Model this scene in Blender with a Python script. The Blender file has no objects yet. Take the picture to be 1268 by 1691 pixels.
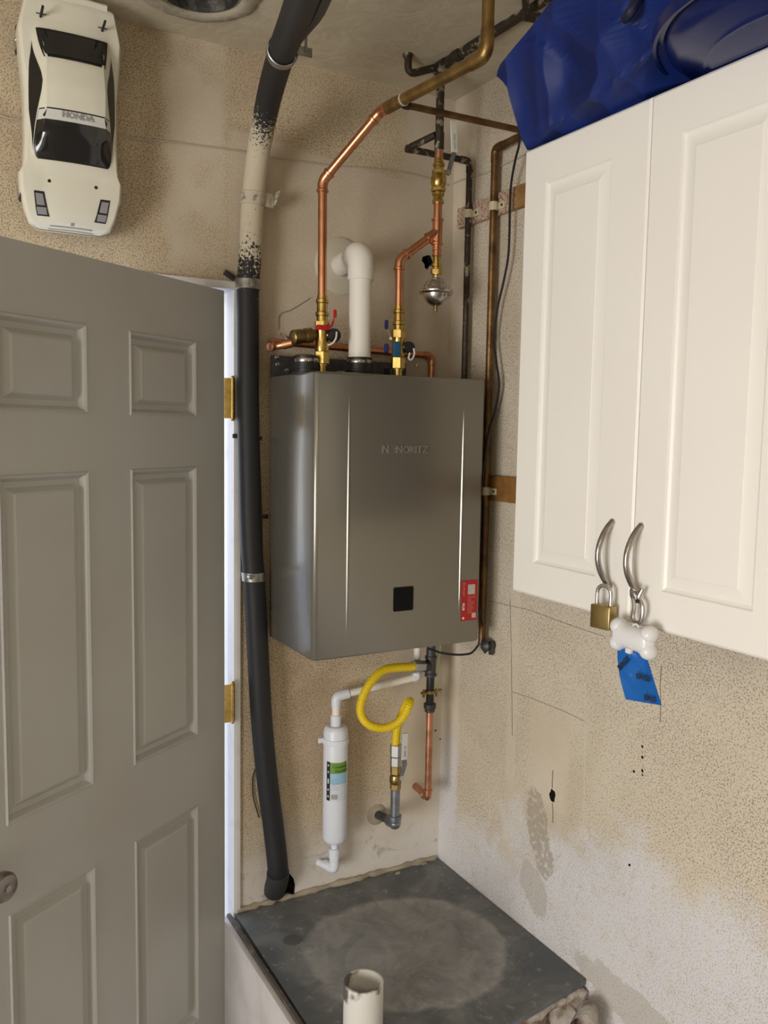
import bpy, bmesh, math, random
from mathutils import Vector, Matrix, noise
random.seed(7)
S = bpy.context.scene
C = S.collection
V = Vector
PI = math.pi

# ------------------------------------------------------------------ camera
YAW, PITCH, ROLL, FPX = 0.5081, 0.0951, -0.0166, 1420.43
EYE = V((-1.4108, -2.1513, 1.75))
fw = V((math.sin(YAW)*math.cos(PITCH), math.cos(YAW)*math.cos(PITCH), -math.sin(PITCH)))
rt = V((math.cos(YAW), -math.sin(YAW), 0)); dn = fw.cross(rt)
r2 = rt*math.cos(ROLL) + dn*math.sin(ROLL); d2 = dn*math.cos(ROLL) - rt*math.sin(ROLL)
cam = bpy.data.cameras.new('camera'); camo = bpy.data.objects.new('camera', cam); C.objects.link(camo)
cam.sensor_fit = 'HORIZONTAL'; cam.sensor_width = 36; cam.lens = 36*FPX/1268; cam.clip_start = .02
M = Matrix((( r2.x, -d2.x, -fw.x, EYE.x), (r2.y, -d2.y, -fw.y, EYE.y), (r2.z, -d2.z, -fw.z, EYE.z), (0,0,0,1)))
camo.matrix_world = M
S.camera = camo

# ------------------------------------------------------------------ world + light
w = bpy.data.worlds.new('world'); S.world = w; w.use_nodes = True
nt = w.node_tree; bg = nt.nodes['Background']
tc = nt.nodes.new('ShaderNodeTexCoord'); sp = nt.nodes.new('ShaderNodeSeparateXYZ'); cr = nt.nodes.new('ShaderNodeValToRGB')
nt.links.new(tc.outputs['Generated'], sp.inputs[0]); nt.links.new(sp.outputs[2], cr.inputs[0]); nt.links.new(cr.outputs[0], bg.inputs[0])
cr.color_ramp.elements[0].color = (.95,.95,1,1); cr.color_ramp.elements[0].position = .0
cr.color_ramp.elements[1].color = (.55,.68,1,1); cr.color_ramp.elements[1].position = .7
bg.inputs[1].default_value = 1.35
def area(name, loc, rot, sx, sy, power, col):
    l = bpy.data.lights.new(name, 'AREA'); l.shape = 'RECTANGLE'; l.size = sx; l.size_y = sy; l.energy = power; l.color = col
    o = bpy.data.objects.new(name, l); C.objects.link(o); o.location = loc; o.rotation_euler = rot; return o
# daylight coming in through the open garage door in the left wall (just inside its opening)
area('garage_daylight', (-4.52, -2.75, .98), (0, -PI/2, 0), 1.6, 1.7, 96, (1, .96, .90))
# daylight through the side door's opening, outside it
area('side_door_daylight', (-1.3, 1.3, 1.7), (math.radians(-75), 0, 0), 2.0, 1.6, 11, (.85, .92, 1))
# warm fill added overhead behind the camera, to tint the upper area
area('warm_fill_light', (-2.6, -3.6, 2.6), (0, 0, 0), 1.2, .3, 13, (1, .84, .58))
S.view_settings.view_transform = 'Standard'; S.view_settings.look = 'None'; S.view_settings.gamma = 1
S.view_settings.use_curve_mapping = False; S.view_settings.exposure = 0.42

# ------------------------------------------------------------------ helpers
def at(px, py, ax, v):
    """point of the plane <ax>=v seen along a surveyed sight line"""
    d = r2*((px-634)/FPX) + d2*((py-845.5)/FPX) + fw
    i = 'xyz'.index(ax); t = (v-EYE[i])/d[i]
    return EYE + d*t

class Mb:
    def __init__(s): s.v=[]; s.f=[]; s.m=[]; s.ch=[]
    def add(s, vs, fs, mi=0):
        n=len(s.v); s.ch.append((n,n+len(vs),len(s.f),len(s.f)+len(fs))); s.v += [V(p) for p in vs]; s.f += [tuple(n+i for i in f) for f in fs]; s.m += [mi]*len(fs); return s
    def ring_loft(s, rings, cap=(True,True), mi=0, closed=True):
        n=len(rings[0]); vs=[p for r in rings for p in r]; fs=[]
        for i in range(len(rings)-1):
            for j in range(n if closed else n-1):
                k=(j+1)%n; fs.append((i*n+j, i*n+k, (i+1)*n+k, (i+1)*n+j))
        if cap[0]: fs.append(tuple(range(n-1,-1,-1)))
        if cap[1]: b=(len(rings)-1)*n; fs.append(tuple(b+j for j in range(n)))
        return s.add(vs, fs, mi)
    def lathe(s, p, ax, prof, n=20, cap=(True,True), mi=0, rot=0):
        ax=V(ax).normalized(); a=ax.orthogonal().normalized()
        if abs(ax.z)>.99: a=V((1,0,0))
        b=ax.cross(a); p=V(p)
        rings=[[p+ax*t+(a*math.cos(rot+2*PI*j/n)+b*math.sin(rot+2*PI*j/n))*max(r,1e-5) for j in range(n)] for t,r in prof]
        return s.ring_loft(rings, cap, mi)
    def cyl(s, a, b, r, n=18, r1=None, mi=0, rot=0):
        a=V(a); b=V(b); L=(b-a).length; return s.lathe(a, b-a, [(0,r),(L,r if r1 is None else r1)], n, mi=mi, rot=rot)
    def hexa(s, a, b, r, mi=0):
        a=V(a); b=V(b); L=(b-a).length; c=min(.0015, L*.2)
        return s.lathe(a, b-a, [(0,r*.92),(c,r),(L-c,r),(L,r*.92)], 6, mi=mi, rot=.3)
    def tube(s, pts, r, n=14, mi=0, cap=(True,True)):
        pts=[V(p) for p in pts]; N=len(pts); rr=r if isinstance(r,(list,tuple)) else [r]*N
        ts=[]
        for i in range(N):
            a=pts[max(0,i-1)]; b=pts[min(N-1,i+1)]; ts.append((b-a).normalized())
        u=ts[0].orthogonal().normalized(); rings=[]
        for i in range(N):
            u=(u-ts[i]*u.dot(ts[i])).normalized(); w_=ts[i].cross(u)
            rings.append([pts[i]+(u*math.cos(2*PI*j/n)+w_*math.sin(2*PI*j/n))*rr[i] for j in range(n)])
        return s.ring_loft(rings, cap, mi)
    def box(s, c, sz, rot=None, bev=0, mi=0):
        bm=bmesh.new(); bmesh.ops.create_cube(bm, size=1)
        for v in bm.verts: v.co=V((v.co.x*sz[0], v.co.y*sz[1], v.co.z*sz[2]))
        if bev: bmesh.ops.bevel(bm, geom=bm.edges[:]+bm.verts[:], offset=bev, segments=2, profile=.5, affect='EDGES')
        m=(rot.to_4x4() if rot is not None else Matrix.Identity(4)); c=V(c)
        bm.verts.index_update()
        s.add([c+(m@v.co) for v in bm.verts], [tuple(v.index for v in f.verts) for f in bm.faces], mi); bm.free(); return s
    def bx(s, lo, hi, bev=0, mi=0):
        lo=V(lo); hi=V(hi); return s.box((lo+hi)/2, hi-lo, None, bev, mi)
    def sphere(s, c, r, sc=(1,1,1), n=16, m=10, mi=0):
        c=V(c); rings=[]
        for i in range(m+1):
            a=PI*i/m; rr=max(math.sin(a),1e-4)
            rings.append([c+V((math.cos(2*PI*j/n)*rr*r*sc[0], math.sin(2*PI*j/n)*rr*r*sc[1], -math.cos(a)*r*sc[2])) for j in range(n)])
        return s.ring_loft(rings, (True,True), mi)
    def prism(s, poly, d, mi=0):
        """poly: list of 3-D points, d: extrusion vector"""
        d=V(d); n=len(poly); a=[V(p) for p in poly]; b=[p+d for p in a]
        fs=[tuple(range(n-1,-1,-1)), tuple(range(n,2*n))]+[(i,(i+1)%n,n+(i+1)%n,n+i) for i in range(n)]
        return s.add(a+b, fs, mi)

def tag(o, label=None, cat=None, group=None, kind=None):
    for k,v in (('label',label),('category',cat),('group',group),('kind',kind)):
        if v: o[k]=v
    return o
def wloc(o):
    p=V((0,0,0))
    while o is not None: p+=o.location; o=o.parent
    return p
def obj(name, mb, mats, parent=None, smooth=35):
    me=bpy.data.meshes.new(name)
    lo=V([min(v[i] for v in mb.v) for i in range(3)]); hi=V([max(v[i] for v in mb.v) for i in range(3)])
    org=V(((lo.x+hi.x)/2,(lo.y+hi.y)/2,lo.z if parent is None else (lo.z+hi.z)/2))
    me.from_pydata([v-org for v in mb.v], [], mb.f)
    for m in (mats if isinstance(mats,(list,tuple)) else [mats]): me.materials.append(m)
    for p,mi in zip(me.polygons, mb.m): p.material_index=mi; p.use_smooth=bool(smooth)
    bm=bmesh.new(); bm.from_mesh(me); bmesh.ops.recalc_face_normals(bm, faces=bm.faces); bm.to_mesh(me); bm.free()
    if smooth: me.set_sharp_from_angle(angle=math.radians(smooth))
    o=bpy.data.objects.new(name, me); C.objects.link(o)
    o.location=org-(wloc(parent) if parent else V((0,0,0)))
    if parent: o.parent=parent
    return o
def objs(name, mb, mats, parent=None, smooth=35):
    # every separate piece becomes an object of its own
    if not mb.ch: return [obj(name, mb, mats, parent, smooth)]
    out=[]
    for (v0,v1,f0,f1) in mb.ch:
        q=Mb(); q.v=mb.v[v0:v1]; q.f=[tuple(i-v0 for i in f) for f in mb.f[f0:f1]]; q.m=mb.m[f0:f1]; out.append(obj(name,q,mats,parent,smooth))
    return out
def struct(name, mb, mats, smooth=35, label=None):
    o=obj(name, mb, mats, None, smooth); o['kind']='structure'
    if label: o['label']=label
    return o
def thing(name, label, cat, loc, group=None):
    o=bpy.data.objects.new(name, None); C.objects.link(o); o.location=loc; o.empty_display_size=.05
    return tag(o,label,cat,group)
def fil(pts, r, n=5):
    pts=[V(p) for p in pts]; out=[pts[0]]
    for i in range(1,len(pts)-1):
        a,b,c=pts[i-1],pts[i],pts[i+1]; u=(a-b); w_=(c-b)
        rr=min(r, u.length*.49, w_.length*.49); p=b+u.normalized()*rr; q=b+w_.normalized()*rr
        for k in range(n+1):
            t=k/n; out.append(p*(1-t)**2+b*2*t*(1-t)+q*t*t)
    out.append(pts[-1]); return out
def crv(pts, n=8):
    pts=[V(p) for p in pts]; P=[pts[0]*2-pts[1]]+pts+[pts[-1]*2-pts[-2]]; out=[]
    for i in range(1,len(P)-2):
        for k in range(n):
            t=k/n; a,b,c,d=P[i-1],P[i],P[i+1],P[i+2]
            out.append(.5*((2*b)+(c-a)*t+(2*a-5*b+4*c-d)*t*t+(3*b-a-3*c+d)*t**3))
    out.append(P[-2]); return out
def text(s, size, org, xd, yd, mat, parent, name='lettering', ext=.0004, label=None, sx=1.0, bold=0.0, align='LEFT'):
    cu=bpy.data.curves.new('t','FONT'); cu.body=s; cu.size=size; cu.extrude=ext; cu.resolution_u=2; cu.offset=bold; cu.align_x=align
    o=bpy.data.objects.new('t',cu); C.objects.link(o); bpy.context.view_layer.update()
    me=o.evaluated_get(bpy.context.evaluated_depsgraph_get()).to_mesh()
    xd=V(xd).normalized(); yd=V(yd).normalized(); zd=xd.cross(yd)
    vs=[V(org)+xd*v.co.x*sx+yd*v.co.y+zd*v.co.z for v in me.vertices]; fs=[tuple(p.vertices) for p in me.polygons]
    o.to_mesh_clear(); bpy.data.objects.remove(o); bpy.data.curves.remove(cu)
    mb=Mb(); mb.add(vs,fs); r=obj(name, mb, mat, parent, 0)
    if label: r['label']=label
    return r
def fit(mb, p, di, do, r, L, k=1.14, bead=1.32, n=16):
    """press fitting: a short thicker sleeve around a bend with a bead at each mouth"""
    p=V(p); di=V(di).normalized(); do=V(do).normalized()
    mb.tube(fil([p-di*L, p, p+do*L], L*.75), r*k, n)
    for q,d in ((p-di*L, di), (p+do*L, -do)):
        mb.lathe(q-d*.002, d, [(0,r*k),(.001,r*bead),(.006,r*bead),(.008,r*k),(.012,r*k)], n)
    return mb

# ------------------------------------------------------------------ materials
def mat(name, col, rough=.6, metal=0, nz=None, bump=0, bscale=80, spec=.5, coat=0, emit=None, sub=0):
    """nz: (second colour, scale, low, high, detail) mottling"""
    m=bpy.data.materials.new(name); m.use_nodes=True; t=m.node_tree; b=t.nodes['Principled BSDF']
    b.inputs['Base Color'].default_value=(*col,1); b.inputs['Roughness'].default_value=rough; b.inputs['Metallic'].default_value=metal
    b.inputs['Specular IOR Level'].default_value=spec; b.inputs['Coat Weight'].default_value=coat
    g=t.nodes.new('ShaderNodeNewGeometry')
    if nz:
        c2,sc,lo,hi=nz[:4]
        n=t.nodes.new('ShaderNodeTexNoise'); n.inputs['Scale'].default_value=sc; n.inputs['Detail'].default_value=5
        t.links.new(g.outputs['Position'], n.inputs['Vector'])
        r=t.nodes.new('ShaderNodeMapRange'); r.inputs[1].default_value=lo; r.inputs[2].default_value=hi; t.links.new(n.outputs[0], r.inputs[0])
        x=t.nodes.new('ShaderNodeMix'); x.data_type='RGBA'; x.inputs[6].default_value=(*col,1); x.inputs[7].default_value=(*c2,1)
        t.links.new(r.outputs[0], x.inputs[0]); t.links.new(x.outputs[2], b.inputs['Base Color'])
    if bump:
        n=t.nodes.new('ShaderNodeTexNoise'); n.inputs['Scale'].default_value=bscale; n.inputs['Detail'].default_value=4
        t.links.new(g.outputs['Position'], n.inputs['Vector'])
        q=t.nodes.new('ShaderNodeBump'); q.inputs['Strength'].default_value=bump; q.inputs['Distance'].default_value=.01
        t.links.new(n.outputs[0], q.inputs['Height']); t.links.new(q.outputs[0], b.inputs['Normal'])
    return m

class G:
    """tiny node-graph helper"""
    def __init__(s, name):
        s.m=bpy.data.materials.new(name); s.m.use_nodes=True; s.t=s.m.node_tree; s.b=s.t.nodes['Principled BSDF']
        s.pos=s.t.nodes.new('ShaderNodeNewGeometry').outputs['Position']
        sp=s.t.nodes.new('ShaderNodeSeparateXYZ'); s.t.links.new(s.pos, sp.inputs[0]); s.x,s.y,s.z=sp.outputs
    def put(s, i, v):
        if hasattr(v,'links'): s.t.links.new(v, i)
        else: i.default_value=v
    def noise(s, scale, detail=3, dist=0, rough=.5, vec=None):
        n=s.t.nodes.new('ShaderNodeTexNoise'); n.inputs['Scale'].default_value=scale; n.inputs['Detail'].default_value=detail
        n.inputs['Distortion'].default_value=dist; n.inputs['Roughness'].default_value=rough; s.t.links.new(vec or s.pos, n.inputs['Vector']); return n.outputs[0]
    def math(s, op, a, b=0.0, c=None):
        n=s.t.nodes.new('ShaderNodeMath'); n.operation=op; s.put(n.inputs[0],a); s.put(n.inputs[1],b)
        if c is not None: s.put(n.inputs[2],c)
        return n.outputs[0]
    def step(s, v, lo, hi, a=0.0, b=1.0):
        n=s.t.nodes.new('ShaderNodeMapRange'); n.interpolation_type='SMOOTHSTEP'
        for i,q in enumerate((v,lo,hi,a,b)): s.put(n.inputs[i],q)
        return n.outputs[0]
    def mix(s, f, a, b):
        n=s.t.nodes.new('ShaderNodeMix'); n.data_type='RGBA'; s.put(n.inputs[0],f)
        for i,q in ((6,a),(7,b)): s.put(n.inputs[i], q if hasattr(q,'links') else (*q,1))
        return n.outputs[2]
    def scaled(s, sc):
        n=s.t.nodes.new('ShaderNodeVectorMath'); n.operation='MULTIPLY'; s.t.links.new(s.pos,n.inputs[0]); n.inputs[1].default_value=sc; return n.outputs[0]
    def fin(s, col, rough=.9, bump=None, bs=.3, dist=.004):
        s.t.links.new(col, s.b.inputs['Base Color']); s.put(s.b.inputs['Roughness'],rough)
        if bump is not None:
            q=s.t.nodes.new('ShaderNodeBump'); q.inputs['Strength'].default_value=bs; q.inputs['Distance'].default_value=dist
            s.t.links.new(bump,q.inputs['Height']); s.t.links.new(q.outputs[0], s.b.inputs['Normal'])
        return s.m

def wall_material(name, kind):
    g=G(name)
    cream=g.mix(g.step(g.noise(2.2,4,1.0),.35,.7), *(((.67,.57,.405),(.57,.47,.32)) if kind=='back' else ((.66,.59,.475),(.58,.505,.39))))
    smooth_c=g.mix(g.step(g.noise(5,4),.35,.7), (.61,.53,.41), (.68,.60,.485))
    sp=g.noise(300 if kind=='back' else 270, 2, 0.5)
    dens=g.noise(3.0,3,1.2)
    thr=g.math('ADD', .625 if kind=='back' else .655, g.math('MULTIPLY', dens, -.20))
    fine=g.step(sp, thr, g.math('ADD', thr, .035))
    if kind=='back':
        # smooth compound in the corner and around the pipes, bare texture elsewhere
        m1=g.step(g.math('ADD', g.x, g.math('MULTIPLY', g.noise(6,3),.12)), -.15,-.06)
        up=g.math('MULTIPLY', g.step(g.math('ADD',g.z,g.math('MULTIPLY',g.noise(5,3),.3)), 2.10,2.22), g.step(g.x,-.70,-.66))
        up=g.math('MULTIPLY', up, g.step(g.math('ADD',g.z,g.math('MULTIPLY',g.x,.10)),2.44,2.42))
        lo=g.step(g.math('ADD',g.z,g.math('MULTIPLY',g.noise(7,3),.4)), 0.93,.80)
        lo=g.math('MULTIPLY',lo,g.step(g.math('ADD',g.x,g.math('MULTIPLY',g.noise(4,3,),.3)),-.28,-.12))
        band=g.math('MULTIPLY', g.step(g.math('ADD',g.x,g.math('MULTIPLY',g.noise(9,4),.10)),-.80,-.76), g.step(g.math('ADD',g.x,g.math('MULTIPLY',g.noise(12,4),.05)),-.64,-.68))
        band=g.math('MULTIPLY',band,g.step(g.noise(7,4),.35,.5,.45,.9))
        band=g.math('MULTIPLY',band,g.step(g.z,2.1,2.2))
        smooth=g.math('MAXIMUM', g.math('MAXIMUM', m1, g.math('MULTIPLY',up,.8)), g.math('MAXIMUM', lo, band))
        low=g.step(g.math('ADD',g.z,g.math('MULTIPLY',g.noise(8,4),.30)), .86,.62)
        white=(.72,.70,.68)
    else:
        m1=g.step(g.math('ADD', g.y, g.math('MULTIPLY', g.noise(6,3),.04)), -.085,-.055)
        wv=g.noise(1,2,0,.5,g.scaled((1,14,.8)))
        b1=g.math('MULTIPLY', g.step(g.y,-.60,-.56), g.step(g.y,-.40,-.45))
        b1=g.math('MULTIPLY', b1, g.math('MULTIPLY', g.step(wv,.36,.50), g.math('MULTIPLY',g.step(g.z,1.10,1.0),g.step(g.z,.74,.82))))
        b1=g.math('MAXIMUM', b1, g.math('MULTIPLY', g.math('MULTIPLY', g.step(g.y,-.372,-.362), g.step(g.y,-.320,-.332)), .7))
        smooth=g.math('MAXIMUM', m1, g.math('MULTIPLY',b1,.9))
        # damp line: whitish efflorescence low on the wall, rising and falling with a ragged edge
        n4=g.math('MULTIPLY', g.math('SUBTRACT', g.noise(7,6,.5,.62), .5), .50)
        low=g.step(g.math('ADD', g.math('ADD', g.z, n4), g.math('MULTIPLY', g.math('MAXIMUM',g.y,-.8), .32)), .64,.46)
        low=g.math('MAXIMUM', low, g.math('MULTIPLY', m1, g.step(g.z,.95,.7)))
        white=(.70,.71,.76)
    col=g.mix(smooth, cream, smooth_c)
    dark=g.math('MULTIPLY', fine, g.math('SUBTRACT', 1.0, g.math('MULTIPLY',smooth,.93)))
    dk=(.30,.20,.13) if kind=='back' else (.32,.25,.19)
    if kind=='back':
        cloud=g.math('MULTIPLY', g.step(g.noise(3.5,4,.8),.50,.68), g.math('SUBTRACT',1.0,smooth))
        col=g.mix(g.math('MULTIPLY',cloud,.40), col, (.40,.29,.20))
    col=g.mix(g.math('MULTIPLY',dark,.82), col, dk)
    # pale stains, then bare patches where the coat has come away
    lowm=g.math('MULTIPLY', low, g.step(g.noise(34,5,.3,.68), .28,.50, .35, 1.0))
    col=g.mix(g.math('MULTIPLY',lowm,.80), col, white)
    if kind=='back':
        bare=g.math('MULTIPLY', g.step(g.noise(7,5,.6,.65),.60,.66), g.step(g.z, .72,.58))
        col=g.mix(g.math('MULTIPLY',bare,.7), col, (.36,.32,.28))
    else:
        bz=g.math('MULTIPLY', g.step(g.z,.92,.80), g.step(g.z,.2,.5))
        rag_=g.math('MULTIPLY', g.math('SUBTRACT', g.noise(16,6,.6,.66), .5), 2.2)
        def blob(yc,zc,ry,rz,sl=0.0):
            dy=g.math('DIVIDE', g.math('SUBTRACT',g.y,yc), ry)
            dz=g.math('DIVIDE', g.math('SUBTRACT',g.math('SUBTRACT',g.z,zc),g.math('MULTIPLY',g.math('SUBTRACT',g.y,yc),sl)), rz)
            q=g.math('ADD', g.math('MULTIPLY',dy,dy), g.math('MULTIPLY',dz,dz))
            return g.step(g.math('ADD',q,rag_), 1.15,.85)
        bare=g.math('MAXIMUM', blob(-.47,.72,.05,.09,.8), blob(-.50,.655,.04,.05,.0))
        bare=g.math('MULTIPLY', bare, g.step(g.noise(70,3),.36,.50))
        bare2=g.math('MAXIMUM', blob(-.46,.555,.06,.06,.4), g.math('MAXIMUM', blob(-.86,.44,.24,.050,.10), blob(-1.2,.45,.16,.07,.3)))
        col=g.mix(g.math('MULTIPLY',bare,.75), col, (.38,.33,.26))
        col=g.mix(g.math('MULTIPLY',bare2,.62), col, (.47,.43,.38))
        col=g.mix(g.math('MULTIPLY',g.math('MULTIPLY',fine,low),.38), col, dk)
    hgt=g.math('ADD', g.math('MULTIPLY', fine,-.6), g.math('ADD', g.math('MULTIPLY',g.noise(25,4),.8), g.math('MULTIPLY',bare,-1.0)))
    return g.fin(col, .9, hgt, .35, .003)

M_back=wall_material('back wall plaster','back'); M_right=wall_material('right wall plaster','right')
g=G('ceiling plaster')
c=g.mix(g.step(g.noise(3,5,1.0),.35,.7),(.60,.54,.41),(.52,.455,.33))
c=g.mix(g.math('MULTIPLY',g.step(g.noise(9,5,2.5),.52,.60),.4), c, (.66,.60,.47))
M_ceil=g.fin(c,.9,g.noise(12,6,1.2),.5,.006)
M_plain=mat('plain garage wall',(.50,.46,.39),.9,nz=((.42,.38,.31),2,.3,.7))
M_conc=mat('floor concrete',(.30,.29,.27),.85,nz=((.20,.19,.18),5,.3,.7),bump=.2)
M_out=mat('driveway concrete',(.75,.75,.76),.9,nz=((.62,.62,.62),3,.3,.7))
M_dark=mat('hole shade',(.012,.011,.010),1.0)  # near-black put inside the carved holes in place of their shade
M_trimw=mat('white trim paint',(.80,.79,.78),.45,nz=((.66,.63,.58),14,.55,.8))
M_door=mat('door paint',(.47,.475,.46),.38,nz=((.435,.425,.40),3.2,.4,.75))
M_brass=mat('brass',(.62,.44,.14),.28,1,nz=((.42,.28,.08),60,.4,.7))
M_brassd=mat('aged brass',(.42,.30,.12),.38,1,nz=((.24,.17,.07),50,.35,.65))
M_cop=mat('copper',(.70,.34,.19),.33,1,nz=((.60,.25,.12),30,.4,.75))
M_copl=mat('dusty copper',(.66,.32,.20),.42,1,nz=((.40,.20,.13),40,.4,.7))
M_oldb=mat('old brassy pipe',(.40,.25,.085),.42,.85,nz=((.19,.115,.04),22,.35,.7),bump=.1)
M_brownp=mat('brown pipe',(.26,.145,.055),.42,.75,nz=((.09,.05,.022),18,.3,.65),bump=.15)
M_darkp=mat('dark pipe',(.055,.042,.028),.5,.5,nz=((.34,.30,.23),38,.56,.62),bump=.3)
M_pvc=mat('white pvc',(.84,.81,.74),.3)
M_pvcw=mat('white plastic',(.74,.78,.87),.35)
M_pvcd=mat('grimy white pvc',(.72,.70,.66),.5,nz=((.12,.12,.11),12,.60,.66),bump=.1)
M_rub=mat('black rubber',(.015,.015,.016),.45)
M_steel=mat('stainless steel',(.62,.60,.57),.24,1)
M_chrome=mat('brushed nickel',(.46,.43,.40),.26,1,nz=((.36,.33,.30),60,.4,.7))
M_galv=mat('galvanised steel',(.34,.36,.40),.42,.9,nz=((.22,.24,.27),40,.35,.65))
M_nut=mat('zinc plated nut',(.52,.53,.53),.38,.9)
M_gdark=mat('dark malleable iron',(.085,.085,.09),.5,.6,nz=((.05,.05,.055),40,.4,.7))
M_case=mat('heater metallic grey paint',(.25,.235,.20),.27,.6,bump=.015,bscale=900,coat=.15)
M_rib=mat('heater raised letters',(.40,.38,.33),.3,.6)
M_black=mat('black screen',(.004,.004,.0045),.5,spec=.15)
M_red=mat('red plastic',(.55,.01,.015),.4); M_stred=mat('sticker red',(.42,.012,.012),.45)
M_blue=mat('blue valve plastic',(.02,.11,.24),.4); M_navy=mat('navy plastic',(.02,.03,.13),.4)
M_white=mat('white print',(.75,.72,.68),.6); M_pink=mat('pale print',(.62,.30,.27),.6)
M_yel=mat('yellow hose coat',(.80,.58,.01),.38)
M_cab=mat('white cabinet paint',(.83,.81,.765),.4,nz=((.80,.775,.735),2.5,.4,.7))
M_cabi=mat('cabinet carcass',(.68,.66,.62),.6)
M_wood=mat('brown stained wood',(.30,.14,.035),.6,nz=((.17,.075,.02),25,.35,.7))
M_cream=mat('cream clip',(.60,.54,.36),.5)
M_slab=None
g=G('tile backer board')
n1=g.noise(4,5,1.5,.6); base=g.mix(g.step(n1,.35,.65),(.105,.117,.13),(.19,.198,.202))
cxn=g.math('SUBTRACT',g.x,-.33); cyn=g.math('SUBTRACT',g.y,-.36)
rr=g.math('SQRT', g.math('ADD', g.math('MULTIPLY',cxn,cxn), g.math('MULTIPLY',cyn,cyn)))
rr=g.math('ADD', rr, g.math('MULTIPLY', g.math('SUBTRACT',g.noise(6,4,.6),.5), .09))
disc=g.step(rr,.26,.235); ringm=g.math('MULTIPLY', g.step(rr,.205,.235), disc)
scum=g.step(g.noise(16,6,1.0,.68),.38,.66)
base=g.mix(g.math('MULTIPLY',g.math('MULTIPLY',disc,g.step(g.noise(9,6,1.2,.65),.3,.62,.4,1.0)),.62), base, (.38,.38,.385))
base=g.mix(g.math('MULTIPLY',g.math('MULTIPLY',ringm,scum),.8), base, (.42,.41,.40))
sw=g.noise(5,6,3.0,.7); base=g.mix(g.math('MULTIPLY',g.math('MULTIPLY',g.step(sw,.50,.60),g.step(rr,.34,.20)),.35), base, (.40,.395,.385))
base=g.mix(g.math('MULTIPLY',g.step(g.noise(48,4,.4,.6),.60,.70),.55), base, (.36,.35,.33))
M_slab=g.fin(base,.62,g.noise(30,5),.25,.002)
M_curb=mat('painted curb board',(.62,.60,.60),.6,nz=((.50,.47,.46),9,.45,.75),bump=.08,bscale=30)
M_mort=mat('crumbling mortar',(.50,.46,.42),.95,nz=((.18,.10,.06),16,.48,.62),bump=.8,bscale=40)
M_stone=mat('pale rubble',(.50,.46,.42),.95,nz=((.22,.15,.10),15,.42,.60),bump=.8,bscale=35)
g=G('black drain pipe with paint overspray')
band=g.math('MULTIPLY', g.step(g.math('ADD',g.z,g.math('MULTIPLY',g.noise(40,3),.10)),2.08,2.36), g.step(g.y,-.27,-.035))
spk=g.step(g.noise(170,3),g.math('SUBTRACT',.72,g.math('MULTIPLY',band,.52)),g.math('SUBTRACT',.80,g.math('MULTIPLY',band,.52)))
halo=g.math('MULTIPLY', g.step(g.z,1.90,2.1), g.step(g.y,-.30,-.16))
g2=g.math('MULTIPLY', spk, g.math('MAXIMUM', band, halo))
M_abs=g.fin(g.mix(g2,(.012,.012,.015),(.60,.53,.40)),g.step(g2,0.0,1.0,.58,.85))
g=G('brown wood with overspray')
wv=g.noise(1,4,0,.6,g.scaled((30,3,30)))
c=g.mix(g.step(wv,.3,.7),(.26,.13,.035),(.36,.19,.06))
ov=g.math('MULTIPLY', g.step(g.y,-.34,-.26), g.step(g.noise(130,3),.40,.52))
c=g.mix(g.math('MULTIPLY',g.step(g.y,-.36,-.26),.5), c, (.26,.135,.09))
M_batten=g.fin(g.mix(ov,c,(.56,.42,.34)),.8)
M_tarp=mat('blue tarpaulin',(.007,.022,.145),.5,bump=.06,bscale=9,spec=.3)
nt_=M_tarp.node_tree; b_=nt_.nodes['Principled BSDF']; vo=nt_.nodes.new('ShaderNodeTexVoronoi'); vo.inputs['Scale'].default_value=7.5; vo.feature='SMOOTH_F1'; vo.inputs['Smoothness'].default_value=.12
gp_=nt_.nodes.new('ShaderNodeNewGeometry'); mp_=nt_.nodes.new('ShaderNodeMapping'); mp_.inputs['Scale'].default_value=(1,1.5,.7); mp_.inputs['Rotation'].default_value=(.7,0,0); nt_.links.new(gp_.outputs['Position'],mp_.inputs[0]); nt_.links.new(mp_.outputs[0],vo.inputs['Vector'])
bu=nt_.nodes.new('ShaderNodeBump'); bu.inputs['Strength'].default_value=.75; bu.inputs['Distance'].default_value=.09; nt_.links.new(vo.outputs['Distance'],bu.inputs['Height']); nt_.links.new(bu.outputs[0],b_.inputs['Normal'])
M_tub=mat('glossy navy plastic',(.003,.010,.085),.22,spec=.5)
M_carw=mat('white lexan body',(.78,.76,.64),.22,coat=.5)
M_glass=mat('smoked car window',(.012,.012,.012),.10,coat=.3)
M_glassb=mat('window rim black',(.006,.006,.006),.35)
M_lamp=mat('headlamp decal',(.34,.34,.36),.3,.3)
M_grey=mat('grey print',(.30,.30,.29),.6); M_blk=mat('black print',(.012,.012,.016),.6)
M_tyre=mat('tyre rubber',(.02,.02,.02),.8)
M_bag=mat('blue plastic film',(.004,.11,.42),.3,bump=.25,bscale=60)
M_bone=mat('white bone plastic',(.72,.72,.74),.28)
M_lock=mat('brass padlock body',(.40,.30,.13),.34,1)
M_green=mat('label green',(.14,.30,.03),.5); M_lblue=mat('label pale blue',(.30,.52,.72),.5); M_lwh=mat('label white',(.62,.66,.74),.5)
M_filltube=mat('glowing fill tube',(.9,.85,.7),.5); M_filltube.node_tree.nodes['Principled BSDF'].inputs['Emission Color'].default_value=(1,.86,.62,1); M_filltube.node_tree.nodes['Principled BSDF'].inputs['Emission Strength'].default_value=6  # glow of the unseen tubes added with the warm fill
M_cord=mat('black cord',(.012,.012,.014),.4)
M_wire=mat('painted wire',(.50,.45,.36),.6); M_gwire=mat('green wire',(.30,.42,.20),.5)
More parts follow.
